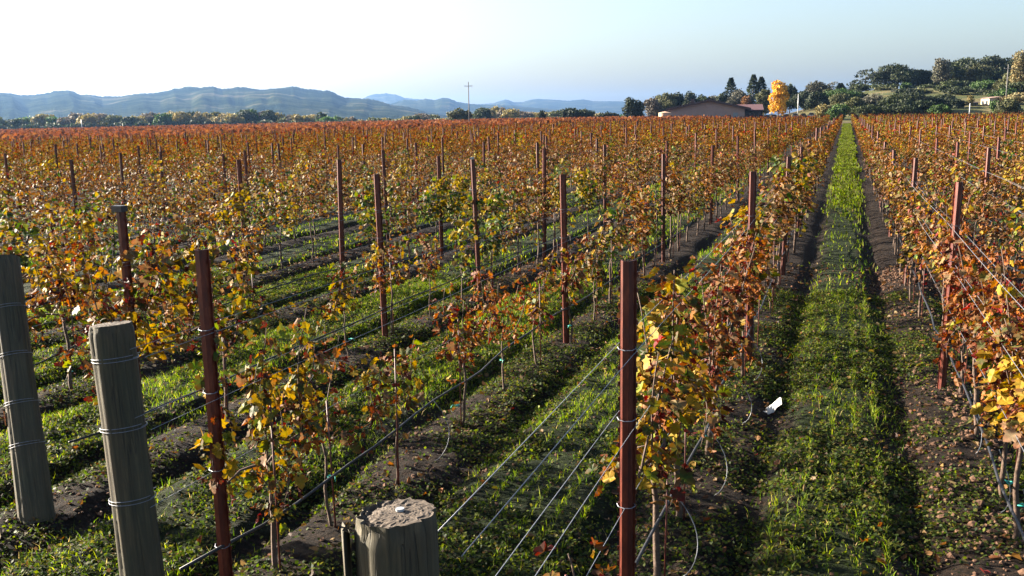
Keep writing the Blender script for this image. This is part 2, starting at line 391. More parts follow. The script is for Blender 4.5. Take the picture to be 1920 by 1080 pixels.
# ---------------------------------------------------------------- vine parts
def unit(a): return a/(np.linalg.norm(a, axis=-1, keepdims=True)+1e-9)
half = [(0, 0), (.22, -.14), (.48, .02), (.40, .24), (.60, .50), (.33, .54), (.26, .78), (0, 1.0)]
bd = half + [(-a, b) for a, b in half[1:-1][::-1]]
T_leaf = np.array([(0, .36, 0)] + [(a, b, 0) for a, b in bd]); NB = len(bd)
F_leaf = np.array([(0, 1+i, 1+(i+1) % NB) for i in range(NB)])
T_mid = np.array([(0, 0, 0), (.5, .15, .0), (.42, .7, 0), (0, 1, 0), (-.42, .7, 0), (-.5, .15, 0)])
F_mid = np.array([(0, 1, 2, 3), (0, 3, 4, 5)])
T_quad = np.array([(-.5, 0, 0), (.5, 0, 0), (.5, 1, 0), (-.5, 1, 0)]); F_quad = np.array([(0, 1, 2, 3)])
def leaves(mb, pos, tip, nor, size, curl, col, T, F, r):
    N = len(pos); tip = unit(tip); side = unit(np.cross(tip, nor)); nor = np.cross(side, tip)
    u = T[None, :, 0]*np.ones((N, 1)); v = T[None, :, 1]*np.ones((N, 1))
    k1 = (curl*2.6*np.where(r.random(N) < .5, 1, -1))[:, None]+.01; k2 = ((r.random(N)-.3)*curl*2.4)[:, None]+.01
    uu = np.sin(u*k1*1.6)/(k1*1.6); w1 = (1-np.cos(u*k1*1.6))/(k1*1.6)
    vv = np.sin(v*k2)/k2; w2 = (1-np.cos(v*k2))/k2
    wz = w1 + w2 + .10*np.sin(u*11+v*6+r.random(N)[:, None]*6)*np.minimum(curl[:, None], 1)
    V = pos[:, None, :] + size[:, None, None]*(uu[..., None]*side[:, None, :] + vv[..., None]*tip[:, None, :] + wz[..., None]*nor[:, None, :])
    M_ = T.shape[0]
    Fo = (np.arange(N)[:, None, None]*M_ + F[None]).reshape(-1, F.shape[1])
    C = np.repeat(col, M_, 0)
    # leaf edges drier than the centre
    if M_ > 8:
        rad = np.tile((np.hypot(T[:, 0], T[:, 1]-.36) > .45).astype(float), N)[:, None]
        C = C*(1-.0*rad) + rad*(np.array([.07, -.02, -.01])*.6)
    mb.add(V.reshape(-1, 3), Fo, np.clip(C, .01, 1))
PAL0 = dict(tan=(.43, .235, .08), cream=(.44, .30, .14), brown=(.13, .062, .028), orange=(.60, .24, .05), yellow=(.68, .46, .03),
           green=(.09, .17, .02), lime=(.36, .44, .04), red=(.42, .05, .02), rust=(.33, .13, .045), olive=(.17, .19, .04))
PAL = {k: tuple(c*KV for c in v) for k, v in PAL0.items()}
MIXES = {
 'golden':  dict(tan=.25, cream=.11, brown=.22, orange=.10, yellow=.07, green=.05, lime=.04, red=.02, rust=.14, olive=.10),
 'green':   dict(tan=.14, cream=.07, brown=.16, orange=.03, yellow=.10, green=.19, lime=.13, red=.01, rust=.03, olive=.20),
 'dry':     dict(tan=.31, cream=.13, brown=.26, orange=.06, yellow=.02, green=.02, lime=.01, red=.01, rust=.20, olive=.05),
 'orange':  dict(tan=.19, cream=.05, brown=.21, orange=.23, yellow=.03, green=.02, lime=.01, red=.04, rust=.25, olive=.02),
 'red':     dict(tan=.17, cream=.05, brown=.24, orange=.13, yellow=.01, green=.01, lime=.01, red=.10, rust=.27, olive=.02),
}
def pick(mixn, N, r, coh=None):
    ks = list(MIXES[mixn]); pr = np.array([MIXES[mixn][k] for k in ks]); pr /= pr.sum()
    i = r.choice(len(ks), N, p=pr)
    C = np.array([PAL[k] for k in ks])[i]
    return C*(.75+.5*r.random((N, 1)))*(.9+.2*r.random((N, 3)))

def vine(seed, full, mixn, lod, low=.0, parts=True, hz=None, top=None):
    """returns (trunk MB, leaf MB); local y runs along the row"""
    r = np.random.default_rng(seed)
    tm, lm = MB(), MB()
    hz = hz or (.80 if full else .62)
    top = top or (1.62 if full else 1.22)
    n = 9 if full else 5
    spread = .56 if full else .22
    z = np.linspace(-.05, hz, 7); wob = np.cumsum(r.normal(0, .012, (7, 2)), 0)
    P = np.stack([wob[:, 0], wob[:, 1], z], 1)
    seg = 5 if lod < 2 else 3
    if parts: tube(tm, P, np.linspace(.019, .011, 7)*(1.1 if full else .75), seg)
    head = P[-1]
    if parts and full:
        for s in (-1, 1):
            t = np.linspace(0, 1, 6)[:, None]
            tube(tm, head + np.concatenate([0*t, s*t*.5, .06*np.sin(t*2.5)], 1) + r.normal(0, .006, (6, 3)), np.linspace(.011, .006, 6), seg)
    pos = []; stem = []
    for k in range(n):
        y0 = (k+.5)/n*2-1; y0 = y0*spread + r.normal(0, .05)
        b = head*[1, 1, 1] + [r.normal(0, .015), y0, r.normal(.04, .03)]
        up = r.random() > (.22 + low)
        L = (top-hz)*(.65+.5*r.random()) if up else -(.15+.25*r.random())
        if not full and k == 0: L = top-hz
        m = 9; t = np.linspace(0, 1, m)
        dx = np.clip(r.normal(0, .10), -.17, .17)*t**1.3 if up else np.sin(t*2.2)*.12*r.choice([-1, 1])
        dy = r.normal(0, .16)*t + .04*np.sin(t*6+r.random()*6)
        dz = L*t if up else L*t**1.6+.06*np.sin(t*3)
        Q = np.stack([b[0]+dx, b[1]+dy, b[2]+dz], 1)
        if parts and lod == 0: tube(tm, Q, np.linspace(.006, .003, m), 4)
        nl = {0: 50, 1: 40, 2: 17}[lod]; nl = int(nl*(.8 if not full else 1)*(abs(L)/.7+.25))
        tt = r.random(nl)
        q = np.stack([np.interp(tt, t, Q[:, i]) for i in range(3)], 1)
        pos.append(q); stem.append(np.tile(Q[0], (nl, 1)))
    pos = np.concatenate(pos); N = len(pos)
    a = r.random(N)*2*pi
    off = np.stack([np.cos(a)*.085, np.sin(a)*.065, r.normal(0, .03, N)], 1)*(.5+r.random((N, 1)))
    pos = pos + off
    out = unit(off*[1, 1, .2])
    tip = out*.6 + np.array([0, 0, -1.0]) * (.4+.8*r.random((N, 1))) + r.normal(0, .45, (N, 3))
    nor = out + np.array([0, 0, .5]) + r.normal(0, .5, (N, 3))
    sz = {0: .056, 1: .064, 2: .098}[lod]*(.6+.75*r.random(N))
    curl = .15+1.1*r.random(N)**.8
    col = pick(mixn, N, r)
    # colour patches along the vine: leaves low on the shoots stay brighter
    yb = (vn(pos[:, 1]*3+seed, pos[:, 2]*4+seed) > .62)[:, None]
    alt = np.array(PAL['yellow' if mixn in ('golden', 'green') else 'orange'])
    col = np.where(yb & (r.random((N, 1)) < .55), alt*(.8+.4*r.random((N, 1))), col)
    fresh = (col[:, 1] > col[:, 0]*.62)          # green and yellow leaves are still flat
    curl = np.where(fresh, curl*.45, curl*1.35); sz = sz*np.where(fresh, 1.2, 1.0)
    T, F = {0: (T_leaf, F_leaf), 1: (T_mid, F_mid), 2: (T_quad, F_quad)}[lod]
    leaves(lm, pos, tip, nor, sz, curl, col, T, F, r)
    return tm, lm

# ---------------------------------------------------------------- vine positions
def visible(x, y, mx=40, h=1.0):
    u, v, z = proj((x, y, h)); u0, v0, _ = proj((x, y, 1.7)); u1, v1, _ = proj((x, y, .1))
    return z > 1 and -mx < u < 1920+mx and v0 < 1080 and v1 > 100
SP = 1.17
cands = []
HAND = {('L', 0): [(3.05, 'low', 'golden')], ('L', 1): [(4.5, 'tall', 'green'), (5.2, 'small', 'dry'), (6.0, 'small', 'golden'), (7.43, 'small', 'orange'), (8.5, 'slim', 'orange'), (9.6, 'small', 'golden')]}
for side in 'LR':
    for k in range(0, 75 if side == 'L' else 34):
        x = rowx(side, k)
        y0 = float(near_end(x)) + .9 if side == 'L' else 3.6
        if side == 'L' and k == 0: y0 = 4.9
        if side == 'R': y0 = 6.1 + k*.6
        r = np.random.default_rng(1000 + k + (500 if side == 'R' else 0))
        y = y0 + r.random()*.3; idx = 0
        hand = HAND.get((side, k), [])
        for (hy, ks, mx_) in hand:
            cands.append((x + r.normal(0, .03), hy, side, k, ks, mx_, idx)); idx += 1
        if hand: y = max(y0, hand[-1][0] + 1.15)
        while y < 190:
            jy = y + r.normal(0, .08)
            if in_block(x, jy):
                d = math.hypot(x, jy)
                near_sparse = (side == 'L' and ((k == 1 and jy < 13) or (k in (2, 3) and 7.5 < jy < 14)))
                ks = 'full'
                if near_sparse: ks = 'small' if r.random() < .7 else 'gap'
                elif side == 'L' and k == 0 and jy < 3.6: ks = 'low'
                elif side == 'R' and k > 0 and jy < 24: ks = 'small' if r.random() < .45 else 'full'
                elif r.random() < .10: ks = 'small'
                gr = vn(x*.25+3, jy*.25)
                if side == 'R': mixn = r.choice(['dry', 'red', 'orange', 'golden'], p=[.38, .3, .17, .15])
                elif d < 22: mixn = r.choice(['golden', 'green', 'dry', 'orange'], p=[.3, .2 if gr > .4 else .1, .3 if gr > .4 else .4, .2])
                elif d < 45: mixn = r.choice(['golden', 'dry', 'orange', 'red'], p=[.16, .28, .34, .22])
                else: mixn = r.choice(['dry', 'orange', 'red', 'golden'], p=[.14, .46, .37, .03])
                if side == 'L' and k >= 2 and d < 11: mixn = r.choice(['green', 'golden'])
                if side == 'L' and k == 0 and jy < 16: mixn = r.choice(['green', 'golden', 'dry'], p=[.22, .38, .4])
                if side == 'R' and jy < 16: mixn = r.choice(['golden', 'orange', 'red', 'dry'], p=[.4, .25, .15, .2])
                if r.random() > .02 and ks != 'gap': cands.append((x + r.normal(0, .03) + (.17 if side == 'R' and k == 0 and jy < 12 else 0), jy, side, k, ks, mixn, idx))
                idx += 1
            y += SP
vis = [c for c in cands if visible(c[0], c[1])]
vis.sort(key=lambda c: c[1]**2 + c[0]**2)
IND = vis[:300]; RESTV = vis[300:]
seen = set(id(c) for c in vis)
SIDE = [c for c in cands if id(c) not in seen and math.hypot(c[0], c[1]) < 40 and -26 < c[0] < 0 and visible(c[0]+3.0, c[1], 300)]
print('vines', len(IND), len(RESTV), 'side', len(SIDE), 'ind radius', math.hypot(*IND[-1][:2]))

# ---------------------------------------------------------------- steel posts (positions)
TOPS = [(708,328),(822,293),(868,280),(893,300),(1008,268),(1017,282),(1058,328),(1134,272),(1162,273),(1250,265),(716,258),(720,282),(762,260),(779,268),(223,400),(133,300),(283,295),(448,300),(458,283),(630,300),(7,288),(102,280),(185,275),(222,287),(340,283),(1412,323),(1475,295),(1335,273),(1518,265),(1657,267),(1678,282),(1712,297),(1757,260),(1797,267),(1792,343),(1853,278),(1874,258),(372,472),(1175,493)]
posts = {}
for (px, py) in TOPS:
    d = Fv + (px-960)/FPX*R2 - (py-540)/FPX*U2
    best = None
    for side in 'LR':
        for k in range(0, 16 if side == 'L' else 6):
            x = rowx(side, k); t = (x-CAM[0])/d[0]
            if t < 0: continue
            P = CAM+t*d; hgt = P[2]-float(G(P[0], P[1]))
            e = abs(hgt-2.05)
            if best is None or e < best[0]: best = (e, side, k, P, hgt)
    e, side, k, P, hgt = best
    posts.setdefault((side, k), []).append((float(P[1]), min(2.3, max(1.82, hgt))))
for side in 'LR':
    for k in range(0, 75 if side == 'L' else 34):
        L = sorted(posts.get((side, k), []))
        out = []
        for p in L:
            if not out or p[0]-out[-1][0] > 2.4: out.append(p)
        L = out; r = np.random.default_rng(77+k+(300 if side == 'R' else 0))
        ys = (float(near_end(rowx(side, k)))+2.2 + r.random()*2) if side == 'L' else 4.8+r.random()*2
        if k == 0: ys = 4.1 if side == 'L' else 3.3
        y = ys
        if k > 6:
            while y < 190:
                if all(abs(y-p[0]) > 3.5 for p in L): L.append((y, 2.0+r.normal(0, .05)))
                y += 6.15 + r.normal(0, .15)
        else:
            # keep the measured ones, continue the spacing beyond the last
            y = (max(p[0] for p in L) if L else ys-6.15) + 6.15
            g = sorted(p[0] for p in L)
            for a_, b_ in zip(g[:-1], g[1:]):
                m_ = int(round((b_-a_)/6.15))
                for q in range(1, m_): L.append((a_+(b_-a_)*q/m_, 2.0+r.normal(0, .05)))
            while y < 190:
                L.append((y, 2.03+r.normal(0, .05))); y += 6.15 + r.normal(0, .12)
        posts[(side, k)] = sorted(p for p in L if in_block(rowx(side, k), p[0]))
allp = [(rowx(s, k), y, h, s, k) for (s, k), L in posts.items() for (y, h) in L]
pvis = [p for p in allp if visible(p[0], p[1], 15)]
pvis.sort(key=lambda c: c[0]**2+c[1]**2)
PIND = pvis[:300]; PREST = pvis[300:]
print('posts', len(PIND), len(PREST))

ORD = ['first', 'second', 'third', 'fourth', 'fifth', 'sixth', 'seventh', 'eighth', 'ninth', 'tenth', 'eleventh', 'twelfth', 'thirteenth', 'fourteenth', 'fifteenth', 'sixteenth', 'seventeenth', 'eighteenth', 'nineteenth', 'twentieth', 'twenty-first', 'twenty-second', 'twenty-third', 'twenty-fourth', 'twenty-fifth', 'twenty-sixth', 'twenty-seventh', 'twenty-eighth', 'twenty-ninth', 'thirtieth', 'thirty-first', 'thirty-second', 'thirty-third']
def rowname(s, k): return f"{ORD[min(k, 32)]} row {'left' if s == 'L' else 'right'} of alley"

# ---------------------------------------------------------------- vines: individuals
LOOK = {'golden': 'golden and brown', 'green': 'green and yellow', 'dry': 'dry tan', 'orange': 'orange-leaved', 'red': 'reddish'}
protos = {}
def proto(ks, mixn, lod, var):
    key = (ks, mixn, lod, var)
    if key not in protos:
        seed = 11 + 7*var + 131*lod + sum(map(ord, ks+mixn))
        kw = dict(full=True)
        if ks == 'small': kw = dict(full=False)
        if ks == 'slim': kw = dict(full=False, top=1.3, hz=.55)
        if ks == 'tall': kw = dict(full=True, hz=.75, top=1.62, low=.10)
        if ks == 'low': kw = dict(full=False, hz=.45, top=.85)
        tm, lm = vine(seed, mixn=mixn, lod=lod, **kw)
        protos[key] = (tm.data('trunk', M_bark, True), lm.data('foliage', M_leaf))
    return protos[key]
def tie_mesh():
    mb = MB(); t = np.linspace(0, 2*pi, 9)
    tube(mb, np.stack([.022*np.cos(t), .022*np.sin(t), .004*np.sin(t*2)], 1), .006, 4, cap=False)
    tube(mb, [(.02, 0, 0), (.045, .01, .01), (.06, .0, -.02)], .004, 4)
    return mb.data('tie', M_tie, True)
TIE = tie_mesh()
bypost = {}
for i, (x, y, s, k, ks, mixn, idx) in enumerate(IND):
    d = math.hypot(x, y); r = random.Random(i*13+5)
    lod = 0 if d < 13 else 1
    tme, lme = proto(ks, mixn, lod, r.randrange(4 if lod == 0 else 3))
    z = float(ground_z(x, y))
    o = empty('grapevine', (x, y, z-.01), (pi if r.random() < .5 else 0) + r.uniform(-.12, .12))
    sc = r.uniform(.9, 1.08); o.scale = (sc*r.uniform(.9, 1.15), sc, sc)
    if ks == 'full' and s == 'L' and k == 0: o.scale = (sc*1.25, sc, sc*1.08)
    link(bpy.data.objects.new('trunk', tme), o)
    link(bpy.data.objects.new('foliage', lme), o)
    if d < 12 and r.random() < .5:
        t = bpy.data.objects.new('tie', TIE); link(t, o); t.location = (0, 0, .12 + r.random()*.25); t.rotation_euler = (0, 0, r.random()*6)
    ps = [p[0] for p in posts[(s, k)] if visible(rowx(s, k), p[0], 15)]
    q = sum(1 for p in ps if p < y)
    n_in = bypost.get((s, k, q), 0); bypost[(s, k, q)] = n_in+1
    look = LOOK[mixn] if ks == 'full' else 'small sparse ' + LOOK[mixn].split()[0]
    o['_tmp'] = 0; del o['_tmp']
    if q == 0: lab = f"{look} grapevine, {ORD[n_in]} before first steel post, {rowname(s, k)}"
    else: lab = f"{look} grapevine, {ORD[n_in]} past {ORD[q-1]} steel post, {rowname(s, k)}"
    tag(o, lab, 'grapevine', 'grapevines trained along the trellis rows')

# remaining vines: one object
def stamp(mb, data, tr):
    V, Fs, C = data
    for (x, y, z, c, s_, sc) in tr:
        W = np.empty_like(V); W[:, 0] = (V[:, 0]*c - V[:, 1]*s_)*sc + x; W[:, 1] = (V[:, 0]*s_ + V[:, 1]*c)*sc + y; W[:, 2] = V[:, 2]*sc + z
        mb.add(W, list(Fs), C)
def flat(mb):
    off = 0; Fs = [f for f in mb.f]
    return np.concatenate(mb.v), Fs, np.concatenate(mb.c)
def merge_same(fs):
    d = {}
    for f in fs: d.setdefault(f.shape[1], []).append(f)
    return [np.concatenate(v) for v in d.values()]
far = {}
lm_far, tm_far = MB(), MB()
VARS = {}
for (x, y, s, k, ks, mixn, idx) in RESTV + SIDE:
    d = math.hypot(x, y)
    lod = 1 if d < 50 else 2
    if d > 95 and (int(idx) % 2 == 1): pass
    r = random.Random(int(x*977+y*131))
    key = (ks if ks in ('small',) else 'full', mixn, lod, r.randrange(3))
    if key not in VARS:
        tm, lm = vine(900+len(VARS), key[0] == 'full', mixn, lod)
        V, Fs, C = flat(lm); Fs = merge_same(Fs)
        V2, F2, C2 = flat(tm); VARS[key] = ((V, Fs, C), (V2, merge_same(F2), C2))
    a = (pi if r.random() < .5 else 0)+r.uniform(-.1, .1)
    tr = [(x, y, float(ground_z(x, y)), cos(a), sin(a), r.uniform(.9, 1.08))]
    stamp(lm_far, VARS[key][0], tr)
    if d < 45: stamp(tm_far, VARS[key][1], tr)
fo = lm_far.obj('vineyard_foliage', M_farleaf); tag(fo, 'orange brown mass of grapevine rows stretching to the far edge', 'vineyard', kind='stuff')
print('far leaves', lm_far.n)
to = tm_far.obj('vine_trunks', M_bark); tag(to, 'dark vine trunks under the leaves of the mid-distance rows', 'vine trunks', kind='stuff')

# far block across the valley: low red-brown hedgerows
def far_block():
    r = np.random.default_rng(5); mb = MB()
    N = 170000
    az = np.radians(r.uniform(6, 56, N)); d = np.sqrt(r.uniform(105**2, 455**2, N))
    x = -np.sin(az)*d; y = np.cos(az)*d
    lim = np.interp(np.degrees(az), [0, 8, 12, 20, 35, 60], [0, 250, 330, 420, 455, 450])
    ok = (~in_block(x, y)) & (d < lim) & (np.abs(((x*.2+y*.98)*.0)) < 1)
    # rows run along +Y again, three metres apart
    x, y, d = x[ok], y[ok], d[ok]
    x = np.round(x/2.2)*2.2 + r.normal(0, .25, len(x))
    z = G(x, y) + .45 + 1.05*r.random(len(x))**.7
    pos = np.stack([x, y, z], 1); n = len(x)
    tip = r.normal(0, 1, (n, 3)) + [0, 0, -.6]; nor = r.normal(0, 1, (n, 3)) + [0, 0, .6]
    base = np.array([(.14, .052, .026), (.115, .043, .023), (.16, .072, .032), (.085, .035, .02)])[r.integers(0, 4, n)]
    base = base*(.8+.45*fbm(x*.03, y*.012, 3))[:, None]
    leaves(mb, pos, tip, nor, .30+.0016*d, .2+.5*r.random(n), base, T_quad, F_quad, r)
    o = mb.obj('far_vineyard', M_farleaf); tag(o, 'smooth red brown vineyard block below the distant tree line', 'vineyard', kind='stuff')
far_block()

# ---------------------------------------------------------------- steel posts
def post_mesh(H):
    prof = np.array([(-.040, .030), (-.031, .030), (-.029, .006), (-.014, -.012), (.014, -.012), (.029, .006), (.031, .030), (.040, .030)])
    tn = np.gradient(prof, axis=0); tn /= np.linalg.norm(tn, axis=1)[:, None]; nn = np.stack([-tn[:, 1], tn[:, 0]], 1)
    loop = np.concatenate([prof, (prof+nn*.0035)[::-1]]); n = len(loop)
    zs = np.array([-.12, H]); V = np.array([(a, b, z) for z in zs for a, b in loop])
    j = np.arange(n); F = np.stack([j, (j+1) % n, n+(j+1) % n, n+j], -1)
    mb = MB(); K = len(prof)
    caps = []
    for i in range(K-1): caps.append((n+i, n+i+1, n+n-2-i, n+n-1-i))
    mb.add(V, [F, np.array(caps)])
    z = .25
    while z < H-.03:
        for s in (-1, 1):
            x0, x1 = sorted((s*.040, s*.0465)); box(mb, x0, x1, .024, .034, z, z+.022)
        z += .075
    return mb.data('steel_post', M_steel)
PM = [post_mesh(2.05), post_mesh(2.05)]
for i, (x, y, h, s, k) in enumerate(PIND):
    r = random.Random(i+99)
    o = bpy.data.objects.new('steel_post', PM[0]); link(o)
    o.location = (x, y, float(G(x, y))+.01); o.scale = (1, 1, h/2.05)
    o.rotation_euler = (r.gauss(0, .012), r.gauss(0, .014), r.gauss(0, .15))
    if i < 3: o.rotation_euler = (0, 0, -.05)
    ps = [p[0] for p in posts[(s, k)] if visible(x, p[0], 15)]
    n_ = sum(1 for p in ps if p < y-.01)
    look = 'rust-red' if s == 'R' or k == 0 else 'dark rusty'
    tag(o, f"{look} steel trellis post, {ORD[n_]} from near end, {rowname(s, k)}", 'post', 'steel trellis posts along the rows')
    if i < 10:
        for hz in (.43, .87, 1.3, 1.64):
            t = MB(); a = np.linspace(0, 2*pi, 9)
            tube(t, np.stack([.045*np.cos(a), .012+.03*np.sin(a), hz*2.05/h+.008*np.sin(a)], 1), .0022, 4, cap=False)
            t.obj('wire_tie', M_wire, o)
mb = MB(); Vp = [(-.035, -.01), (.035, -.01), (.035, .03), (-.035, .03)]
for (x, y, h, s, k) in PREST:
    g = float(G(x, y)); box(mb, x-.035, x+.035, y-.012, y+.03, g-.1, g+h)
if PREST:
    o = mb.obj('distant_posts', M_steel); tag(o, 'rust-red post tops far off among the vines', 'posts', kind='stuff')
# caps on two of the posts
for (u_, v_, m_, nm_) in ((893, 300, 'pale', 'white_cap'), (223, 400, 'dark', 'black_cap')):
    best = min((o for o in SC.objects if o.name.startswith('steel_post')), key=lambda o: abs(proj((o.location.x, o.location.y, o.location.z+2.05*o.scale[2]))[0]-u_)+abs(proj((o.location.x, o.location.y, o.location.z+2.05*o.scale[2]))[1]-v_))
    mb = MB(); box(mb, -.030, .030, -.018, .020, 2.052, 2.085) if m_ == 'pale' else box(mb, -.05, .05, -.026, .042, 2.052, 2.10)
    mb.obj(nm_, M_cap if m_ == 'pale' else M_hose, best)

# ---------------------------------------------------------------- wooden end posts
def wood_post(base, top, rad, label, seed, wraps, chipped=False):
    base = np.array(base, float); top = np.array(top, float); H = float(np.linalg.norm(top-base))
    o = empty('wooden_end_post', base)
    ax = (top-base)/H
    o.rotation_euler = Vector((0, 0, 1)).rotation_difference(Vector(ax)).to_euler()
    r = np.random.default_rng(seed)
    n = 64; zs = np.concatenate([np.linspace(-.2, H-.06, 24), H-np.array([.045, .03, .018, .008, .0])])
    th = np.arange(n)*2*pi/n
    V = []
    flute = (vn(th*5+seed, 0*th+seed)-.5)*.010 + (vn(th*14+seed, 0*th+3)-.5)*.005
    flute += .0  # worn outline
    for z in zs:
        rr = rad*(1+.03*(H-z)) + flute + .004*np.sin(z*3+th*2) + (vn(th*6, 0*th+z*3)-.5)*.004
        e = max(0, (z-(H-.05))/.05)
        chip = (vn(th*9+seed*3, 0*th+z*40)-.3)*.016*e
        if chipped: chip = chip + e*.02*np.clip(vn(th*3+1, 0*th+z*25)-.35, 0, 1)*(np.cos(th-radians(235)) > .1)
        V.append(np.stack([(rr-chip-.004*e*e)*np.cos(th), (rr-chip-.004*e*e)*np.sin(th), np.full(n, z)], 1))
    if not chipped:
        for q in range(len(V)): V[q][:, 2] += 0
    Kz = len(zs)
    i = np.arange(Kz-1)[:, None]*n; j = np.arange(n)[None, :]; j2 = (j+1) % n
    F = np.stack([i+j, i+j2, i+n+j2, i+n+j], -1).reshape(-1, 4)
    MB().add(np.concatenate(V), F).obj('shaft', M_wood, o, True)
    # sawn end with a ragged rim
    rings = 14; rim = V[-1]; R_ = [rim]
    for q in range(1, rings):
        f = 1-q/rings
        zz = (vn(th*8+q*.7, 0*th+q)-.5)*(.004 if chipped else .003)*min(1, f*1.6) + (fbm(rim[:, 0]*f*60+9, rim[:, 1]*f*60+9, 3)-.45)*.0025
        if chipped: zz = zz - .030*np.clip(f-.45, 0, 1)*2*np.clip(np.cos(th-radians(205))+.1, 0, 1)*vn(th*7, 0*th+q*.9)
        R_.append(np.stack([rim[:, 0]*f, rim[:, 1]*f, H+zz], 1))
    VV = np.concatenate(R_+[np.array([[0, 0, H]])]); K2 = len(R_)
    i = np.arange(K2-1)[:, None]*n
    F = np.stack([i+j, i+j2, i+n+j2, i+n+j], -1).reshape(-1, 4)
    F3 = np.stack([(K2-1)*n+np.arange(n), (K2-1)*n+(np.arange(n)+1) % n, np.full(n, K2*n)], -1)
    MB().add(VV, [F, F3]).obj('sawn_top', M_woodtop, o, False)
    for wz in wraps:
        t = MB(); a = np.linspace(0, 4*pi, 49)
        rr = rad*(1+.03*(H-wz)) + .0075
        tube(t, np.stack([rr*np.cos(a), rr*np.sin(a), wz + .006*np.sin(a*.5+seed) + .0035*a/pi], 1), .0022, 5)
        tube(t, [(0, rr, wz), (.006, rr+.02, wz+.004), (0, rr+.06, wz+.002)], .003, 5)
        t.obj('wire_wrap', M_wire, o, True)
    tag(o, label, 'post', 'wooden end posts at the row ends')
    return o, H
gz = lambda x, y: float(ground_z(x, y))
p1, H1 = wood_post((-1.03, 1.90, 0), (-1.075, 1.955, 1.75), .101, 'thick sawn-off wooden end post, nearest the camera at bottom centre', 3, [1.2, .8], True)
# split splinter standing off the left side of the nearest post, tag on its top
mb = MB()
for (a0, a1) in ((radians(196), radians(226)),):
    n_ = 7; A = np.linspace(a0, a1, n_); zz = np.linspace(.35, H1-.025, 12); V = []
    for z in zz:
        off = .004+.012*max(0, (z-.6)/1.2)
        for rr in (.103+off, .119+off):
            for a in (A if rr < .1+off else A[::-1]): V.append((rr*cos(a), rr*sin(a), z+.004*sin(a*30)))
    n2 = 2*n_; i = np.arange(len(zz)-1)[:, None]*n2; j = np.arange(n2)[None, :]; j2 = (j+1) % n2
    F = np.stack([i+j, i+j2, i+n2+j2, i+n2+j], -1).reshape(-1, 4)
    mb.add(V, [F, (np.arange(n2)+(len(zz)-1)*n2)[None, :]])
tag(mb.obj('split_slab', M_wood, p1, True))
mb = MB(); a = np.linspace(0, 2*pi, 15)[:-1]
mb.add([(.011*cos(t), .011*sin(t), z) for z in (H1+.001, H1+.007) for t in a], [np.arange(14)[None, :]+14, np.stack([np.arange(14), (np.arange(14)+1) % 14, 14+(np.arange(14)+1) % 14, 14+np.arange(14)], -1)])
tg = mb.obj('nail_disc', M_cap, p1); tg.location = (.006, .012, 0)
p2, H2 = wood_post((-3.25, 3.47, gz(-3.25, 3.47)), (-3.39, 3.55, 1.755), .099, 'grey wooden end post with three wire wraps, second from the left', 8, [1.56, 1.22, .86])
b3 = at(70, 975, 7.05); b3[2] = 0
p3, H3 = wood_post((b3[0]-.0, b3[1], gz(b3[0], b3[1])), (-5.86, 5.19, 1.76), .105, 'grey wooden end post cut by the left edge of the picture', 15, [1.5, 1.15, .8, .5])
mb = MB(); box(mb, -.03, .03, -.002, .002, -.055, .055)
tgo = mb.obj('white_tag', M_cap, p3); tgo.location = (-.07, -.085, 1.40); tgo.rotation_euler = (0, 0, -.7)
M_otag = simple('orange_tag', (.75, .22, .05), .5, .1)
mb = MB(); box(mb, -.016, .016, -.002, .002, -.05, .05)
tgo = mb.obj('orange_tag', M_otag, p3); tgo.location = (-.085, -.085, .72); tgo.rotation_euler = (0, 0.05, -.8)

# ---------------------------------------------------------------- wires and hoses
def strung(name, x, z, y0, y1, rad, mat, label, cat, group, sag=.012, seed=0, wob=.0):
    r = random.Random(seed); ys = []
    y = y0
    while y < y1: ys.append(y); y += .35 if y < 16 else 1.5
    ys = np.array(ys)
    ph = (ys-4.1)/6.15*pi
    zz = z - sag*np.abs(np.sin(ph)) + wob*(vn(ys*.9+seed, ys*0+seed)-.5) + G(np.full(len(ys), x), ys)
    xx = x + .006*np.sin(ys*.8+seed) + wob*.4*(vn(ys*1.3+seed, ys*0+9)-.5)
    mb = MB(); tube(mb, np.stack([xx, ys, zz], 1), rad, 5)
    o = mb.obj(name, mat, None, True); tag(o, label, cat, group); return o
WZ = [(-.045, 1.66, 'upper left-hand'), (.045, 1.63, 'upper right-hand'), (-.045, 1.32, 'lower left-hand'), (.045, 1.27, 'lower right-hand'), (.0, .87, 'bottom')]
for s in 'LR':
    for k in range(0, 7 if s == 'L' else 5):
        x = rowx(s, k); y0 = float(near_end(x))+.08 if s == 'L' else 3.0+k
        if k == 0 and s == 'L': y0 = 2.03
        for q, (dx, z, nm) in enumerate(WZ):
            strung('trellis_wire', x+dx, z, y0, 60, .0018, M_wire, f"{nm} steel trellis wire along the {rowname(s, k)}", 'wire', 'trellis wires along the rows', .012, q*7+k*31)
        strung('irrigation_hose', x+.02, .45, y0+.15, 60, .0095, M_hose, f"black drip irrigation hose sagging along the {rowname(s, k)}", 'hose', 'drip irrigation hoses', .03, k*3+1, .10)
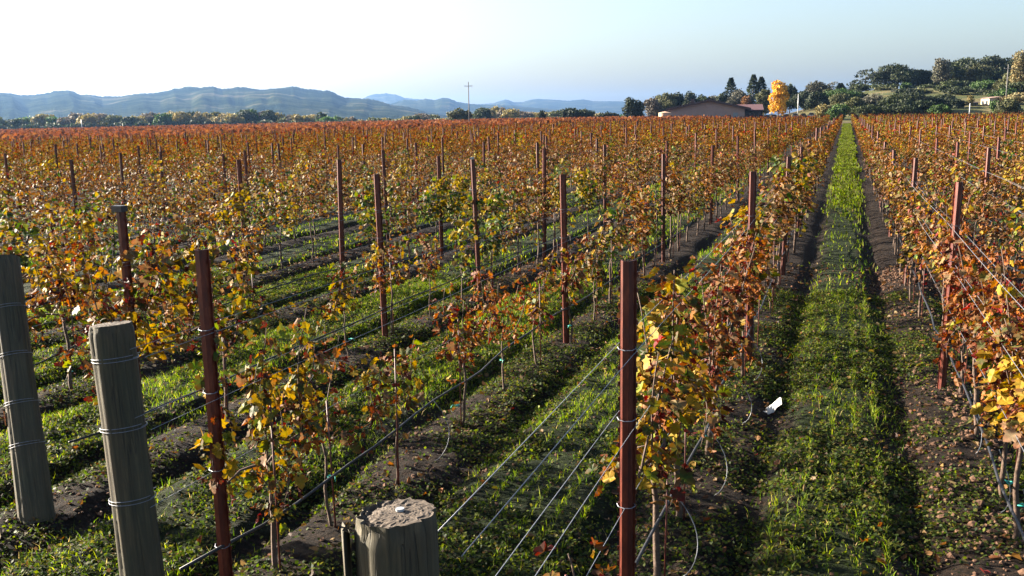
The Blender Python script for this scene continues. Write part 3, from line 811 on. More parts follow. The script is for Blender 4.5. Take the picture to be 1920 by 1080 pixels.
# loose drip tubes hanging from the hoses
DR = [(-.93, 6.6), (-.90, 8.0), (-.95, 5.3), (.97, 6.6), (.95, 8.0), (1.0, 5.9), (-3.1, 6.6), (-5.3, 8.1), (-.93, 9.6)]
for i, (x, y) in enumerate(DR):
    r = random.Random(i); t = np.linspace(0, 1, 12); sgn = 1 if i % 2 else -1
    P = np.stack([x + .16*np.sin(t*2.6)*(1 if x < 0 else .6), y + sgn*.12*t + .05*np.sin(t*5), gz(x, y)+.46*(1-t)**1.3 + .03], 1)
    mb = MB(); tube(mb, P, .0032, 5)
    s = 'L' if x < 0 else 'R'; k = 0 if x > -2 else (1 if x > -4 else 2)
    nn_ = sum(1 for j in range(len(DR)) if ((DR[j][0] < 0) == (x < 0)) and abs(DR[j][0]-x) < .3 and DR[j][1] < y)
    tag(mb.obj('drip_tube', M_drip, None, True), f"{ORD[nn_]} nearest curved grey drip tube hanging by the {rowname(s, k)}", 'tube', 'loose drip tubes')
# training stakes beside the near vines
sidx = {}
for i, (x, y, s, k, ks, mixn, idx) in enumerate(IND[:70]):
    if i % 2 and s == 'L' and k > 0: continue
    r = random.Random(i); hh = r.uniform(.8, 1.1)
    mb = MB(); z0 = gz(x, y); tube(mb, [(0, 0, -.1), (r.uniform(-.02, .02), r.uniform(-.02, .02), hh)], .0062, 5)
    o = mb.obj('training_stake', M_stake, None, True); o.location = (x+.035, y+r.uniform(-.04, .04), z0)
    q = sidx.get((s, k), 0); sidx[(s, k)] = q+1
    tag(o, f"thin rust-red training stake, {ORD[q]} from near end, {rowname(s, k)}", 'stake', 'training stakes beside the vines')

# ---------------------------------------------------------------- grass, ground cover, clods
def vis_mask(x, y, m=60):
    u, v, z = proj(np.stack([x, y, np.zeros_like(x)], 1)); return (z > 1) & (u > -m) & (u < 1920+m) & (v < 1150)
def grass(name, N, x0, x1, y0, y1, hmin, hmax, wd, label, seed, dense=True, lines=.35, thr=.42):
    r = np.random.default_rng(seed); mb = MB()
    x = r.uniform(x0, x1, N); y = y0 + (y1-y0)*r.random(N)**(.75 if y1 < 20 else 1)
    k = vis_mask(x, y); x, y = x[k], y[k]
    d = rowdist(x)
    # sown lines, 0.175 m apart
    ln = r.random(len(x)) < lines
    cx = np.round((x+.07)/.175)*.175-.07
    x = np.where(ln, cx + r.normal(0, .014, len(x)), x)
    dens = sst(d, .30, .62)*np.where(x < XL0, 1.0, np.where(x > XR0, .7, .95))
    patch = fbm(x*1.1+5, y*.8+5, 3); patch2 = vn(x*4, y*2.5)
    left = x < XL0-.3
    keep = r.random(len(x)) < dens*np.where(left, 1.35, .85)*np.where(ln, np.where(left, .35, .12)+.75*(patch2 > .55), np.where(left, 1.1, .35)*np.clip((patch-thr)*7, 0, 1))
    keep &= (y > 0)
    x, y, ln = x[keep], y[keep], ln[keep]; n = len(x)
    z = ground_z(x, y)-.006
    left = x < XL0-.3
    h = (hmin+(hmax-hmin)*r.random(n)**1.6)*np.where(ln & ~left, .85, .75)*(.6+.8*vn(x*1.7, y*1.7))
    a = r.random(n)*2*pi; ln_ = h*(.15+.75*r.random(n)); b = r.random(n)*2*pi
    wv = np.stack([np.cos(a), np.sin(a), 0*a], 1)*(wd*(.6+.8*r.random(n)))[:, None]
    lean = np.stack([np.cos(b), np.sin(b), 0*b], 1)*ln_[:, None]
    P = np.stack([x, y, z], 1); up = np.array([0, 0, 1.0])*h[:, None]
    V = np.stack([P-wv*.5, P+wv*.5, P+up*.55+lean*.35+wv*.42, P+up*.55+lean*.35-wv*.42, P+up*.95+lean], 1).reshape(-1, 3)
    i = np.arange(n)[:, None]*5
    c = np.array([(.08, .14, .010), (.15, .20, .016), (.045, .09, .006), (.22, .25, .028)])[r.integers(0, 4, n)]*(.75+.5*r.random((n, 1)))
    dry = (r.random(n) < .05)[:, None]; c = np.where(dry, np.array([.35, .27, .12]), c)
    mb.add(V, [i+np.array([[0, 1, 2, 3]]), i+np.array([[3, 2, 4]])], np.repeat(c, 5, 0))
    o = mb.obj(name, M_grass); tag(o, label, 'grass', kind='stuff'); print(name, n)
grass('grass', 420000, -12, 3.2, 2.6, 15, .03, .11, .0055, 'short bright green grass growing between the near vine rows', 1)
grass('grass', 300000, -26, 6, 14, 62, .05, .15, .016, 'green grass strips between the vine rows farther off', 2, lines=.2, thr=.38)
def alley_strip():
    r = np.random.default_rng(6); N = 110000; mb = MB()
    y = 20+162*r.random(N)**1.0; x = r.normal(-.03, .27, N); ok = (np.abs(x) < .40+.34*vn(y*.8, np.sign(x)*7+y*0)) & (r.random(N) < sst(y, 18, 55)*(.15+1.3*np.clip((fbm(x*2.5, y*.5, 3)-.36)*2.6, 0, .8))); x, y = x[ok], y[ok]
    n = len(x); z = G(x, y); P = np.stack([x, y, z], 1)
    h = .04+.08*r.random(n)+.0005*y; a = r.random(n)*pi; wv = np.stack([np.cos(a), np.sin(a), 0*a], 1)*(.005+.0006*y)[:, None]
    V = np.stack([P-wv, P+wv, P+[0, 0, 1]*h[:, None]+wv*.6, P+[0, 0, 1]*h[:, None]-wv*.6], 1).reshape(-1, 3)
    c = np.array([(.075, .11, .012), (.12, .145, .02), (.08, .07, .028)])[r.choice(3, n, p=[.45, .4, .15])]*(.7+.5*r.random((n, 1)))
    mb.add(V, np.arange(n)[:, None]*4+np.arange(4)[None], np.repeat(c, 4, 0))
    tag(mb.obj('grass', M_grass), 'bright green grass strip running down the main alley', 'grass', kind='stuff')
alley_strip()
def cover():
    r = np.random.default_rng(4); N = 800000; mb = MB()
    x = r.uniform(-11, 3.0, N); y = 2.6+12.5*r.random(N)**.8; k = vis_mask(x, y); x, y = x[k], y[k]
    patch = fbm(x*1.4+40, y*1.4+40, 4); d = rowdist(x)
    keep = r.random(len(x)) < np.clip((patch-.38)*6, .10, 1)*(.55+.45*sst(d, .1, .5))
    x, y = x[keep], y[keep]; n = len(x)
    pos = np.stack([x, y, ground_z(x, y)+.004+.03*r.random(n)**2], 1)
    tip = r.normal(0, 1, (n, 3))*[1, 1, .5]; nor = r.normal(0, .55, (n, 3))+[0, 0, 1]
    c = np.array([(.036, .056, .008), (.08, .10, .014), (.018, .031, .0045), (.095, .088, .02), (.06, .038, .02)])[r.choice(5, n, p=[.3, .25, .2, .15, .1])]*(.7+.6*r.random((n, 1)))
    leaves(mb, pos, tip, nor, .010+.014*r.random(n), .3*r.random(n), c, T_quad, F_quad, r)
    tag(mb.obj('ground_cover', M_grass), 'low small-leaved green weeds covering the soil', 'weeds', kind='stuff'); print('cover', n)
cover()
def ico():
    t = (1+5**.5)/2
    V = np.array([(-1, t, 0), (1, t, 0), (-1, -t, 0), (1, -t, 0), (0, -1, t), (0, 1, t), (0, -1, -t), (0, 1, -t), (t, 0, -1), (t, 0, 1), (-t, 0, -1), (-t, 0, 1)], float)/math.hypot(1, t)
    F = np.array([(0, 11, 5), (0, 5, 1), (0, 1, 7), (0, 7, 10), (0, 10, 11), (1, 5, 9), (5, 11, 4), (11, 10, 2), (10, 7, 6), (7, 1, 8), (3, 9, 4), (3, 4, 2), (3, 2, 6), (3, 6, 8), (3, 8, 9), (4, 9, 5), (2, 4, 11), (6, 2, 10), (8, 6, 7), (9, 8, 1)])
    return V, F
def clods():
    r = np.random.default_rng(9); mb = MB(); N = 120000
    x = r.uniform(-11, 4.0, N); y = 2.6+15*r.random(N)**.85; k = vis_mask(x, y); x, y = x[k], y[k]
    patch = fbm(x*.9+80, y*.6+80, 4); d = rowdist(x)
    right = np.clip((x+.1)/1.0, 0, 1)
    keep = r.random(len(x)) < np.clip((patch-.45)*3+.12, .04, 1)*(1.1-.6*sst(d, .3, .6))*(.45+.9*right)
    x, y = x[keep], y[keep]; n = len(x)
    s = .004+.024*r.random(n)**5+ .007*r.random(n); s *= (.8+.5*np.clip(x, 0, 1))
    V, F = ico()
    W = V[None]*(1+r.uniform(-.28, .28, (n, 12, 1)))*s[:, None, None]*np.array([1, 1, .7])
    a = r.random(n)*2*pi; c, q = np.cos(a)[:, None], np.sin(a)[:, None]
    W = np.stack([W[..., 0]*c-W[..., 1]*q, W[..., 0]*q+W[..., 1]*c, W[..., 2]], -1)
    W += np.stack([x, y, ground_z(x, y)+s*.25], 1)[:, None]
    mb.add(W.reshape(-1, 3), (np.arange(n)[:, None, None]*12+F[None]).reshape(-1, 3))
    tag(mb.obj('soil_clods', simple('dry_soil_clod', (.09, .052, .034), .95, .45, 14, bump=.6, bscale=90, spec=.1)), 'brown soil clods strewn over the rows and alley', 'soil clods', kind='stuff'); print('clods', n)
clods()
def litter():
    r = np.random.default_rng(12); mb = MB(); N = 9000
    x = r.uniform(-11, 4, N); y = 2.6+15*r.random(N); k = vis_mask(x, y) & (rowdist(x) < .5+.5*r.random(N)); x, y = x[k], y[k]; n = len(x)
    pos = np.stack([x, y, ground_z(x, y)+.012], 1)
    leaves(mb, pos, r.normal(0, 1, (n, 3))*[1, 1, .2], r.normal(0, .4, (n, 3))+[0, 0, 1], .03+.04*r.random(n), .3+.6*r.random(n), pick('dry', n, r), T_mid, F_mid, r)
    tag(mb.obj('fallen_leaves', M_leaf), 'dry fallen vine leaves lying under the rows', 'leaf litter', kind='stuff')
litter()
# crumpled white paper
def paper():
    r = np.random.default_rng(2); n = 7; u = np.linspace(0, 1, n); U, V_ = np.meshgrid(u, u)
    X = (U-.5)*.13; Y = (V_-.5)*.10 + .03*np.sin(U*3); Z = .10*U**2 + .05*np.sin(V_*3.1) + r.normal(0, .006, U.shape) + .012
    P = np.stack([X, Y, Z], -1).reshape(-1, 3)
    i = np.arange(n-1)[:, None]*n; j = np.arange(n-1)[None, :]
    F = np.stack([i+j, i+j+1, i+n+j+1, i+n+j], -1).reshape(-1, 4)
    mb = MB(); mb.add(P, F); mb.add(P-[0, 0, .003], F[:, ::-1])
    t = np.linspace(0, 1, 6); tube(mb, np.stack([-.06-.12*t, -.01+.02*np.sin(t*3), .02-.01*t], 1), np.linspace(.012, .004, 6), 6)
    x, y = -.60, 8.75
    o = mb.obj('paper_scrap', simple('white_paper', (.38, .37, .35), .8, .06, 20)); o.location = (x, y, gz(x, y)+.01); o.rotation_euler = (0, 0, .3); o.scale = (1.0, 1.0, 1.0)
    tag(o, 'torn white paper scrap lying at the left edge of the grass alley', 'paper')
paper()

# ---------------------------------------------------------------- trees
def crown_quads(mb, blobs, n_per, size, cols, r, flat_=1.0):
    for (c, rad) in blobs:
        c = np.array(c); rad = np.array(rad)
        n = int(n_per*max(.3, (rad[0]*rad[2])**.5))
        dv = unit(r.normal(0, 1, (n, 3))); rr = (.62+.42*r.random((n, 1))**.7)
        lump = .8+.45*vn(np.arctan2(dv[:, 1], dv[:, 0])*2.3+c[0], dv[:, 2]*2.5+c[1])
        pos = c + dv*rad*rr*lump[:, None]
        nor = dv + r.normal(0, .55, (n, 3)); tip = r.normal(0, 1, (n, 3))
        ci = r.integers(0, len(cols), n)
        col = np.array(cols)[ci]*(.7+.6*r.random((n, 1)))*(.8+.4*r.random())
        leaves(mb, pos, tip, nor, size*(.6+.8*r.random(n)), .3*r.random(n), col, T_mid, F_mid, r)
COLS = dict(dark=[(.025, .04, .012), (.045, .062, .018), (.03, .042, .018)], oak=[(.05, .07, .018), (.08, .10, .028), (.035, .05, .016)],
            olive=[(.10, .11, .04), (.14, .14, .055), (.07, .08, .03)], green=[(.06, .12, .025), (.10, .17, .04), (.04, .08, .02)],
            grey=[(.13, .13, .09), (.10, .10, .07), (.16, .15, .10)], yellow=[(.66, .34, .03), (.55, .25, .02), (.72, .42, .05)],
            gold=[(.24, .20, .07), (.19, .17, .07), (.27, .20, .06)], rust=[(.30, .14, .05), (.22, .12, .05)], tan=[(.26, .22, .10), (.20, .18, .08), (.30, .22, .09)],
            mauve=[(.16, .13, .10), (.13, .11, .09), (.19, .16, .11)])
def tree(px, ptop, wpx, D, kind, col, label, cat='tree', name=None, pbase=None, crown_from=.2, group=None, size=None):
    P = at(px, ptop, D); gx, gy = P[0], P[1]; g = float(G(gx, gy))
    H = P[2]-g; W = wpx/FPX*D*1.0
    H = max(H, 1.2)
    if kind in ('round', 'spread', 'bush'): W *= 1.1 if kind == 'spread' else 1.2
    r = np.random.default_rng(int(px*7+ptop*13+D))
    o = empty(name or {'conifer': 'conifer_tree', 'bush': 'shrub', 'wispy': 'pine_tree'}.get(kind, 'broadleaf_tree'), (gx, gy, g-.05))
    mb, tb = MB(), MB(); size = size or max(.28, D*.00125)
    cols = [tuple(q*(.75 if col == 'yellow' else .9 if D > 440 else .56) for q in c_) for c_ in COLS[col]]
    if kind == 'conifer':
        W *= 1.9
        tube(tb, [(0, 0, -.2), (0, 0, H*.95)], [W*.05, .04], 6)
        n = int(1500)
        t = r.random(n)**.8; lay = np.clip(np.floor(t*17)/17 + .05*r.random(n)+.02*np.sin(r.random(n)*6), 0, .99)
        z = H*(.12+.88*lay); rad = W/2*(1-lay)**.8*(.35+.7*r.random(n)); a = r.random(n)*2*pi
        armr = (vn(a*2.2, lay*13) > .3)
        rad = rad*np.where(armr, 1, .5)
        pos = np.stack([rad*np.cos(a), rad*np.sin(a), z - rad*.22], 1)
        out = np.stack([np.cos(a), np.sin(a), 0*a-.3], 1)
        col_ = np.array(cols)[r.integers(0, len(cols), n)]*(.7+.6*r.random((n, 1)))
        leaves(mb, pos, out+r.normal(0, .3, (n, 3)), r.normal(0, .4, (n, 3))+[0, 0, 1], size*1.4*(.6+.8*r.random(n)), .3*r.random(n), col_, T_mid, F_mid, r)
    else:
        zc0 = H*crown_from
        tr = max(.12, W*.03)
        pts = [(0, 0, -.2), (W*.02, 0, H*.25), (-W*.02, W*.02, H*.5), (0, 0, H*.8)]
        if kind != 'bush' or True: tube(tb, pts, [tr, tr*.8, tr*.5, tr*.15], 7)
        for q in range(5):
            a = q*1.3+r.random(); z0 = H*(.25+.1*q*.6); L = W*.33
            tube(tb, [(0, 0, z0), (cos(a)*L*.5, sin(a)*L*.5, z0+H*.14), (cos(a)*L, sin(a)*L, z0+H*.24)], [tr*.5, tr*.3, tr*.1], 5)
        blobs = []
        nb = {'round': 11, 'bush': 8, 'wispy': 9, 'oval': 10, 'spread': 13}.get(kind, 10)
        for q in range(nb):
            a = q*2.4+r.random()*.8; f = (q+.5)/nb
            if kind == 'oval':
                z = zc0 + (H-zc0)*(.1+.8*f); rr = W*.5*math.sin(pi*(.22+.68*f))*.55; br = W*.24
                blobs.append(((cos(a)*rr, sin(a)*rr, z), (br, br, (H-zc0)*.16)))
            elif kind == 'wispy':
                z = zc0+(H-zc0)*(.15+.78*f); rr = W*.36*r.random(); br = W*.15
                blobs.append(((cos(a)*rr, sin(a)*rr, z), (br*1.3, br*1.3, (H-zc0)*.055)))
            else:
                z = zc0 + (H-zc0)*(.22+.58*r.random()); lim = math.sqrt(max(.05, 1-((z-zc0)/(H-zc0)-.4)**2*2.2)); rr = W*.34*lim*(.4+.7*r.random())
                br = W*(.15+.11*r.random()); bz = (H-zc0)*(.16+.08*r.random())
                z = min(z, H-bz)
                blobs.append(((cos(a)*rr, sin(a)*rr, z), (br, br, bz)))
        if kind in ('round', 'spread', 'bush'):
            blobs.append(((0, 0, H-(H-zc0)*.24), (W*.22, W*.22, (H-zc0)*.24)))
            blobs.append(((0, 0, zc0+(H-zc0)*.4), (W*.34, W*.34, (H-zc0)*.33)))
        area = sum((b[1][0]*b[1][2]) for b in blobs)
        dens = {'wispy': 2.6}.get(kind, 4.2)
        for c_, rad in blobs:
            n = max(14, int(dens*4*pi*(rad[0]*rad[2])/(size**2)*.42)); n = min(n, 700)
            crown_quads(mb, [(c_, rad)], n/max(.3, (rad[0]*rad[2])**.5), size, cols, r)
    tb.obj('trunk', M_tbark, o, True); mb.obj('crown', M_crown, o)
    tag(o, label, cat, group); return o
# far treeline on the left
rr_ = np.random.default_rng(21)
tl = []
x = -25.0
tops = [(-25, 222), (0, 217), (20, 222), (60, 217), (85, 214), (110, 220), (150, 208), (190, 214), (240, 215), (280, 211), (330, 209), (375, 207), (430, 210), (475, 203), (520, 212), (545, 216), (575, 217), (600, 212), (640, 218), (690, 222), (740, 222), (760, 215), (800, 214), (830, 222), (890, 208), (905, 203), (935, 200), (965, 205), (1000, 212), (1050, 208), (1100, 214), (1160, 212)]
KC = ['olive', 'mauve', 'dark', 'gold', 'green', 'tan', 'olive', 'gold', 'mauve', 'dark', 'tan']
words = dict(olive='olive', mauve='greyish', dark='dark green', gold='golden', green='green', tan='tan', rust='rusty')
cnt = {}
while x < 1165:
    base = np.interp(x, [t[0] for t in tops], [t[1] for t in tops]); wd = rr_.uniform(20, 40)
    if x > 620 and x < 750: wd = rr_.uniform(14, 24)
    c = KC[rr_.integers(0, len(KC))]
    if 335 < x < 352: c = 'gold'
    tp = base + rr_.uniform(-2, 5); D = rr_.uniform(462, 520)
    q = cnt.get(c, 0); cnt[c] = q+1
    tree(x, tp, wd, D, 'round', c, f"{words[c]} tree, {ORD[q]} of that colour from the left in the far tree line", group='trees of the far tree line', crown_from=.08)
    x += wd*rr_.uniform(.42, .62)
# dark scrub at their feet
def scrub():
    r = np.random.default_rng(31); mb = MB(); n = 24000
    px = r.uniform(-60, 1170, n); D = r.uniform(455, 466, n)
    d = Fv[None] + ((px-960)/FPX)[:, None]*R2[None]; d = d[:, :2]/np.hypot(d[:, 0], d[:, 1])[:, None]
    P = CAM[:2]+d*D[:, None]; hh = np.interp(px, [0, 350, 560, 700, 900, 1170], [3.6, 3.6, 2.8, 1.6, 2.2, 1.8])
    z = G(P[:, 0], P[:, 1]) + hh*r.random(n)**.8*(.6+.6*vn(px*.08, px*0))
    col = np.array([(.03, .05, .025), (.045, .065, .03), (.06, .06, .035)])[r.integers(0, 3, n)]
    leaves(mb, np.stack([P[:, 0], P[:, 1], z], 1), r.normal(0, 1, (n, 3)), r.normal(0, 1, (n, 3)), .6+.5*r.random(n), .2*r.random(n), col, T_mid, F_mid, r)
    tag(mb.obj('scrub', M_crown), 'dark scrub along the foot of the far tree line', 'scrub', kind='stuff')
scrub()
TREES = [
 (861, 203, 40, 330, 'round', 'olive', 'dark olive tree standing alone beside the tall utility pole'),
 (1017, 207, 14, 330, 'oval', 'dark', 'small dark upright tree in front of the pale ridge'),
 (1070, 202, 38, 330, 'round', 'dark', 'dark low oak, left of a pair before the pale ridge'),
 (1096, 204, 34, 330, 'round', 'oak', 'dark low oak, right of a pair before the pale ridge'),
 (1140, 211, 40, 345, 'round', 'dark', 'low dark bushy tree left of the tall dark oak'),
 (1182, 183, 30, 300, 'oval', 'dark', 'tall dark oak, left half of the pair left of the tank'),
 (1198, 188, 24, 302, 'oval', 'dark', 'tall dark oak, right half of the pair left of the tank'),
 (1226, 184, 34, 330, 'round', 'mauve', 'greyish tree directly behind the peach water tank'),
 (1246, 175, 46, 345, 'round', 'olive', 'olive tree rising left of the barn roof'),
 (1272, 174, 40, 350, 'round', 'dark', 'dark tree behind the left eave of the barn'),
 (1295, 172, 30, 340, 'oval', 'dark', 'dark upright tree behind the left slope of the barn roof'),
 (1315, 178, 28, 350, 'round', 'oak', 'low tree showing over the barn roof left of its ridge'),
 (1336, 180, 30, 350, 'round', 'grey', 'greyish tree crown just above the barn ridge'),
 (1355, 174, 28, 350, 'round', 'oak', 'green tree right of the barn ridge'),
 (1371, 145, 28, 350, 'conifer', 'dark', 'layered dark conifer behind the barn, left of the twin conifers'),
 (1385, 168, 44, 335, 'round', 'grey', 'grey-green leafy tree below the layered conifer'),
 (1397, 180, 18, 330, 'round', 'rust', 'small rust-coloured tree behind the red roof'),
 (1413, 139, 28, 345, 'conifer', 'oak', 'taller of the twin conifers behind the red roof'),
 (1428, 143, 26, 347, 'conifer', 'dark', 'right-hand of the twin conifers behind the red roof'),
 (1433, 168, 24, 325, 'round', 'olive', 'olive tree just left of the bright yellow tree'),
 (1482, 158, 30, 340, 'round', 'dark', 'dark tree directly behind the bright yellow tree'),
 (1508, 170, 40, 330, 'round', 'dark', 'dark green tree right of the bright yellow tree'),
 (1530, 153, 44, 345, 'round', 'grey', 'big grey-green tree with dark top above the parked cars'),
 (1556, 152, 34, 370, 'wispy', 'grey', 'thin wispy tree right of the big grey-green tree'),
 (1553, 166, 34, 330, 'round', 'olive', 'olive tree above the end of the grass alley, left side'),
 (1576, 156, 18, 390, 'conifer', 'dark', 'small dark conifer at the left end of the knoll'),
 (1577, 166, 50, 320, 'round', 'green', 'broad green tree straight above the grass alley'),
 (1600, 148, 30, 405, 'wispy', 'dark', 'small wispy tree left of the tall wispy tree on knoll'),
 (1625, 127, 40, 410, 'wispy', 'dark', 'tall wispy tree on the knoll left of the big oak'),
 (1612, 157, 34, 395, 'round', 'oak', 'dark bushy tree below the wispy trees on the knoll'),
 (1683, 121, 80, 410, 'spread', 'dark', 'big dark spreading oak on top of the knoll'),
 (1724, 131, 44, 412, 'round', 'dark', 'dark oak joined to the right of the big knoll oak'),
 (1748, 138, 44, 430, 'round', 'oak', 'rounded green tree in the dip right of the big oak'),
 (1768, 110, 34, 385, 'oval', 'grey', 'tall grey-green tree with bare trunk on the hillside'),
 (1790, 117, 36, 395, 'oval', 'oak', 'tall dark-green tree right of the bare-trunked tree'),
 (1815, 108, 62, 420, 'spread', 'dark', 'dark rounded oak crown on the skyline'),
 (1832, 120, 44, 400, 'round', 'olive', 'olive-gold tree between two dark skyline oaks'),
 (1862, 105, 72, 415, 'spread', 'dark', 'large dark oak group near the right skyline'),
 (1896, 112, 44, 420, 'round', 'dark', 'dark oak at far right behind the pole'),
 (1917, 97, 36, 340, 'oval', 'tan', 'tall tan-green tree cut by the right edge'),
 (1852, 150, 42, 360, 'round', 'green', 'mid-green tree below the large dark oak group'),
 (1884, 166, 34, 320, 'round', 'green', 'green tree right of the cream house'),
 (1908, 174, 40, 300, 'round', 'tan', 'tan bushy tree low at the right edge'),
 (1786, 150, 34, 372, 'round', 'oak', 'dark-trunked oak on the slope beneath the skyline oaks'),
 (1806, 152, 40, 380, 'round', 'dark', 'shaded dark oak behind the golden slim tree'),
 (1832, 160, 36, 370, 'round', 'oak', 'green tree right above the cream house'),
 (1886, 150, 52, 360, 'round', 'dark', 'dark tree below the far right skyline oak'),
 (1900, 135, 44, 350, 'round', 'olive', 'olive tree left of the tall edge tree'),
 (1700, 166, 40, 345, 'round', 'dark', 'dark tree low on the slope under the big knoll oak'),
 (1776, 158, 34, 352, 'round', 'oak', 'oak at the foot of the tall bare-trunked tree'),
 (1798, 162, 42, 340, 'round', 'dark', 'dark spreading tree mid-slope above the slim golden tree'),
 (1771, 176, 36, 310, 'bush', 'dark', 'dark bush right of the knoll grass patch'),
 (1840, 168, 30, 345, 'round', 'dark', 'shaded tree directly behind the cream house'),
 (1862, 170, 40, 335, 'round', 'oak', 'oak tree touching the right gable of cream house'),
 (1908, 155, 44, 325, 'round', 'oak', 'green oak below the tall tree at right edge'),
 (1660, 158, 44, 380, 'round', 'oak', 'oak at lower left of the big dark knoll oak'),
 (1580, 176, 44, 290, 'round', 'olive', 'olive tree low in front of the broad green tree'),
 (1741, 160, 36, 392, 'round', 'oak', 'low dark tree under the gap right of the big oak'),
 (1655, 168, 30, 372, 'bush', 'olive', 'olive bush under the left side of big knoll oak'),
 (1596, 168, 46, 345, 'round', 'oak', 'dark green tree just right above the alley end'),
 (1530, 172, 40, 318, 'round', 'dark', 'dark low tree behind the parked cars'),
 (1820, 178, 12, 290, 'oval', 'gold', 'slim golden tree left of the cream house'),
]
for (px, pt, wd, D, kd, cl, lb) in TREES:
    tree(px, pt, wd, D, kd, cl, lb, crown_from={'wispy': .25, 'oval': .18, 'spread': .12}.get(kd, .1))
BUSH = [(1604, 182, 46, 262, 'olive', 'grey olive shrub at the right end of grass alley'), (1640, 176, 60, 268, 'grey', 'large greyish shrub on the lower knoll slope'),
 (1676, 178, 60, 262, 'oak', 'green shrub left of the dark shrub mass'), (1712, 172, 70, 275, 'dark', 'dark shrub mass at the centre of the knoll foot'),
 (1745, 181, 60, 280, 'dark', 'wide dark shrub casting shade on the dry grass'), (1765, 195, 40, 232, 'green', 'bright green bush standing at the vineyard edge'),
 (1690, 192, 60, 235, 'dark', 'low dark shrub behind the vines below the knoll'), (1630, 196, 50, 235, 'oak', 'low green shrub behind the vines beside the alley'),
 (1700, 155, 22, 385, 'green', 'small light green shrub under the big oak'), (1868, 188, 16, 270, 'green', 'green shrub just right of the cream house'),
 (1894, 184, 34, 262, 'olive', 'olive shrub between cream house and right edge'), (1758, 178, 50, 300, 'oak', 'green shrub on the right shoulder of the knoll slope'), (1792, 184, 36, 290, 'dark', 'dark shrub between knoll slope and slim golden tree'), (1722, 166, 40, 350, 'olive', 'olive shrub high on the slope below the joined oaks'),
 (1545, 196, 30, 250, 'gold', 'low golden shrub beside the parked cars'), (1570, 195, 34, 245, 'green', 'low green shrub left of the alley end')]
for (px, pt, wd, D, cl, lb) in BUSH: tree(px, pt, wd, D, 'bush', cl, lb, 'shrub', crown_from=.0)
# bright yellow tree
tree(1461, 151, 36, 255, 'oval', 'yellow', 'bright yellow autumn tree right of the barn', name='yellow_tree', crown_from=.17)

# ---------------------------------------------------------------- buildings
M_stucco = simple('mauve_stucco', (.24, .175, .155), .9, .08, .8)
M_roof = simple('brown_roof', (.045, .024, .022), .85, .2, 1.2)
M_redroof = simple('red_roof', (.075, .026, .028), .8, .15, 1.0)
M_dwall = simple('dark_wall', (.04, .035, .04), .9, .15, .8)
M_pinkroof = simple('pale_pink_roof', (.30, .19, .15), .8, .1, 1.0)
M_peach = simple('peach_tank', (.42, .26, .17), .7, .06, .7)
M_cream = simple('cream_render', (.5, .38, .28), .85, .06, .6)
M_glass = simple('dark_glass', (.03, .035, .04), .15, .1, 2)
M_whitep = simple('white_paint', (.5, .51, .52), .4, .05, 1)
M_cyan = simple('pale_blue_wall', (.16, .19, .21), .8, .06, .8)
def local_frame(px, D):
    P = at(px, 205, D); a = math.atan2(-(P[0]-CAM[0]), P[1]-CAM[1]); return P, a
# barn: gable end faces the camera
D = 292; P, a = local_frame(1330, D); g = float(G(P[0], P[1])); u = D/FPX
B = empty('barn', (P[0], P[1], g-.1), a)
def zz(py, px=1330): return float(at(px, py, D)[2]-g+.1)
xl, xr_ = -70*u, 62*u; zL, zA, zR = zz(206, 1262), zz(190), zz(204, 1395)
V = [(xl, 0, 0), (xr_, 0, 0), (xr_, 0, zR), (0, 0, zA), (xl, 0, zL)]; V = V + [(x, 26, z) for x, y, z in V]
MB().add(V, [np.array([[0, 1, 2, 3, 4], [9, 8, 7, 6, 5]]), np.array([[0, 4, 9, 5], [1, 6, 7, 2]])]).obj('wall', M_stucco, B)
ov = 1.2; sl_l = (zA-zL)/(-xl); sl_r = (zA-zR)/xr_
def slab(mb, p, q, t, y0, y1):
    (x0, z0), (x1, z1) = p, q
    V = [(x0, y0, z0), (x1, y0, z1), (x1, y1, z1), (x0, y1, z0), (x0, y0, z0+t), (x1, y0, z1+t), (x1, y1, z1+t), (x0, y1, z0+t)]
    mb.add(V, np.array([(0, 3, 2, 1), (4, 5, 6, 7), (0, 1, 5, 4), (2, 3, 7, 6), (0, 4, 7, 3), (1, 2, 6, 5)]))
mb = MB(); slab(mb, (xl-ov, zL-ov*sl_l+.02), (0, zA+.02), .65, -1.1, 27); slab(mb, (0.003, zA+.02), (xr_+1.5*ov, zR-1.5*ov*sl_r+.02), .65, -1.1, 27)
mb.obj('roof', M_roof, B)
mb = MB(); box(mb, -4*u*10+1, -4*u*10+2.2, 6, 7, zz(193), zz(184)); mb.obj('roof_vent', M_roof, B)
mb = MB(); box(mb, -9*u, -5.5*u, -.06, .04, 0, zz(217)); mb.obj('door', M_glass, B).location = (1*u, 0, 0)
mb = MB(); box(mb, -52*u, -49*u, -.8, -.05, 0, 1.0); mb.obj('utility_box', M_whitep, B)
mb = MB(); box(mb, 42*u, 50*u, -.05, .0, .4, zz(212)); mb.obj('pale_panel', M_cyan, B)
tag(B, 'long low barn with mauve gable wall and dark brown roof', 'barn')
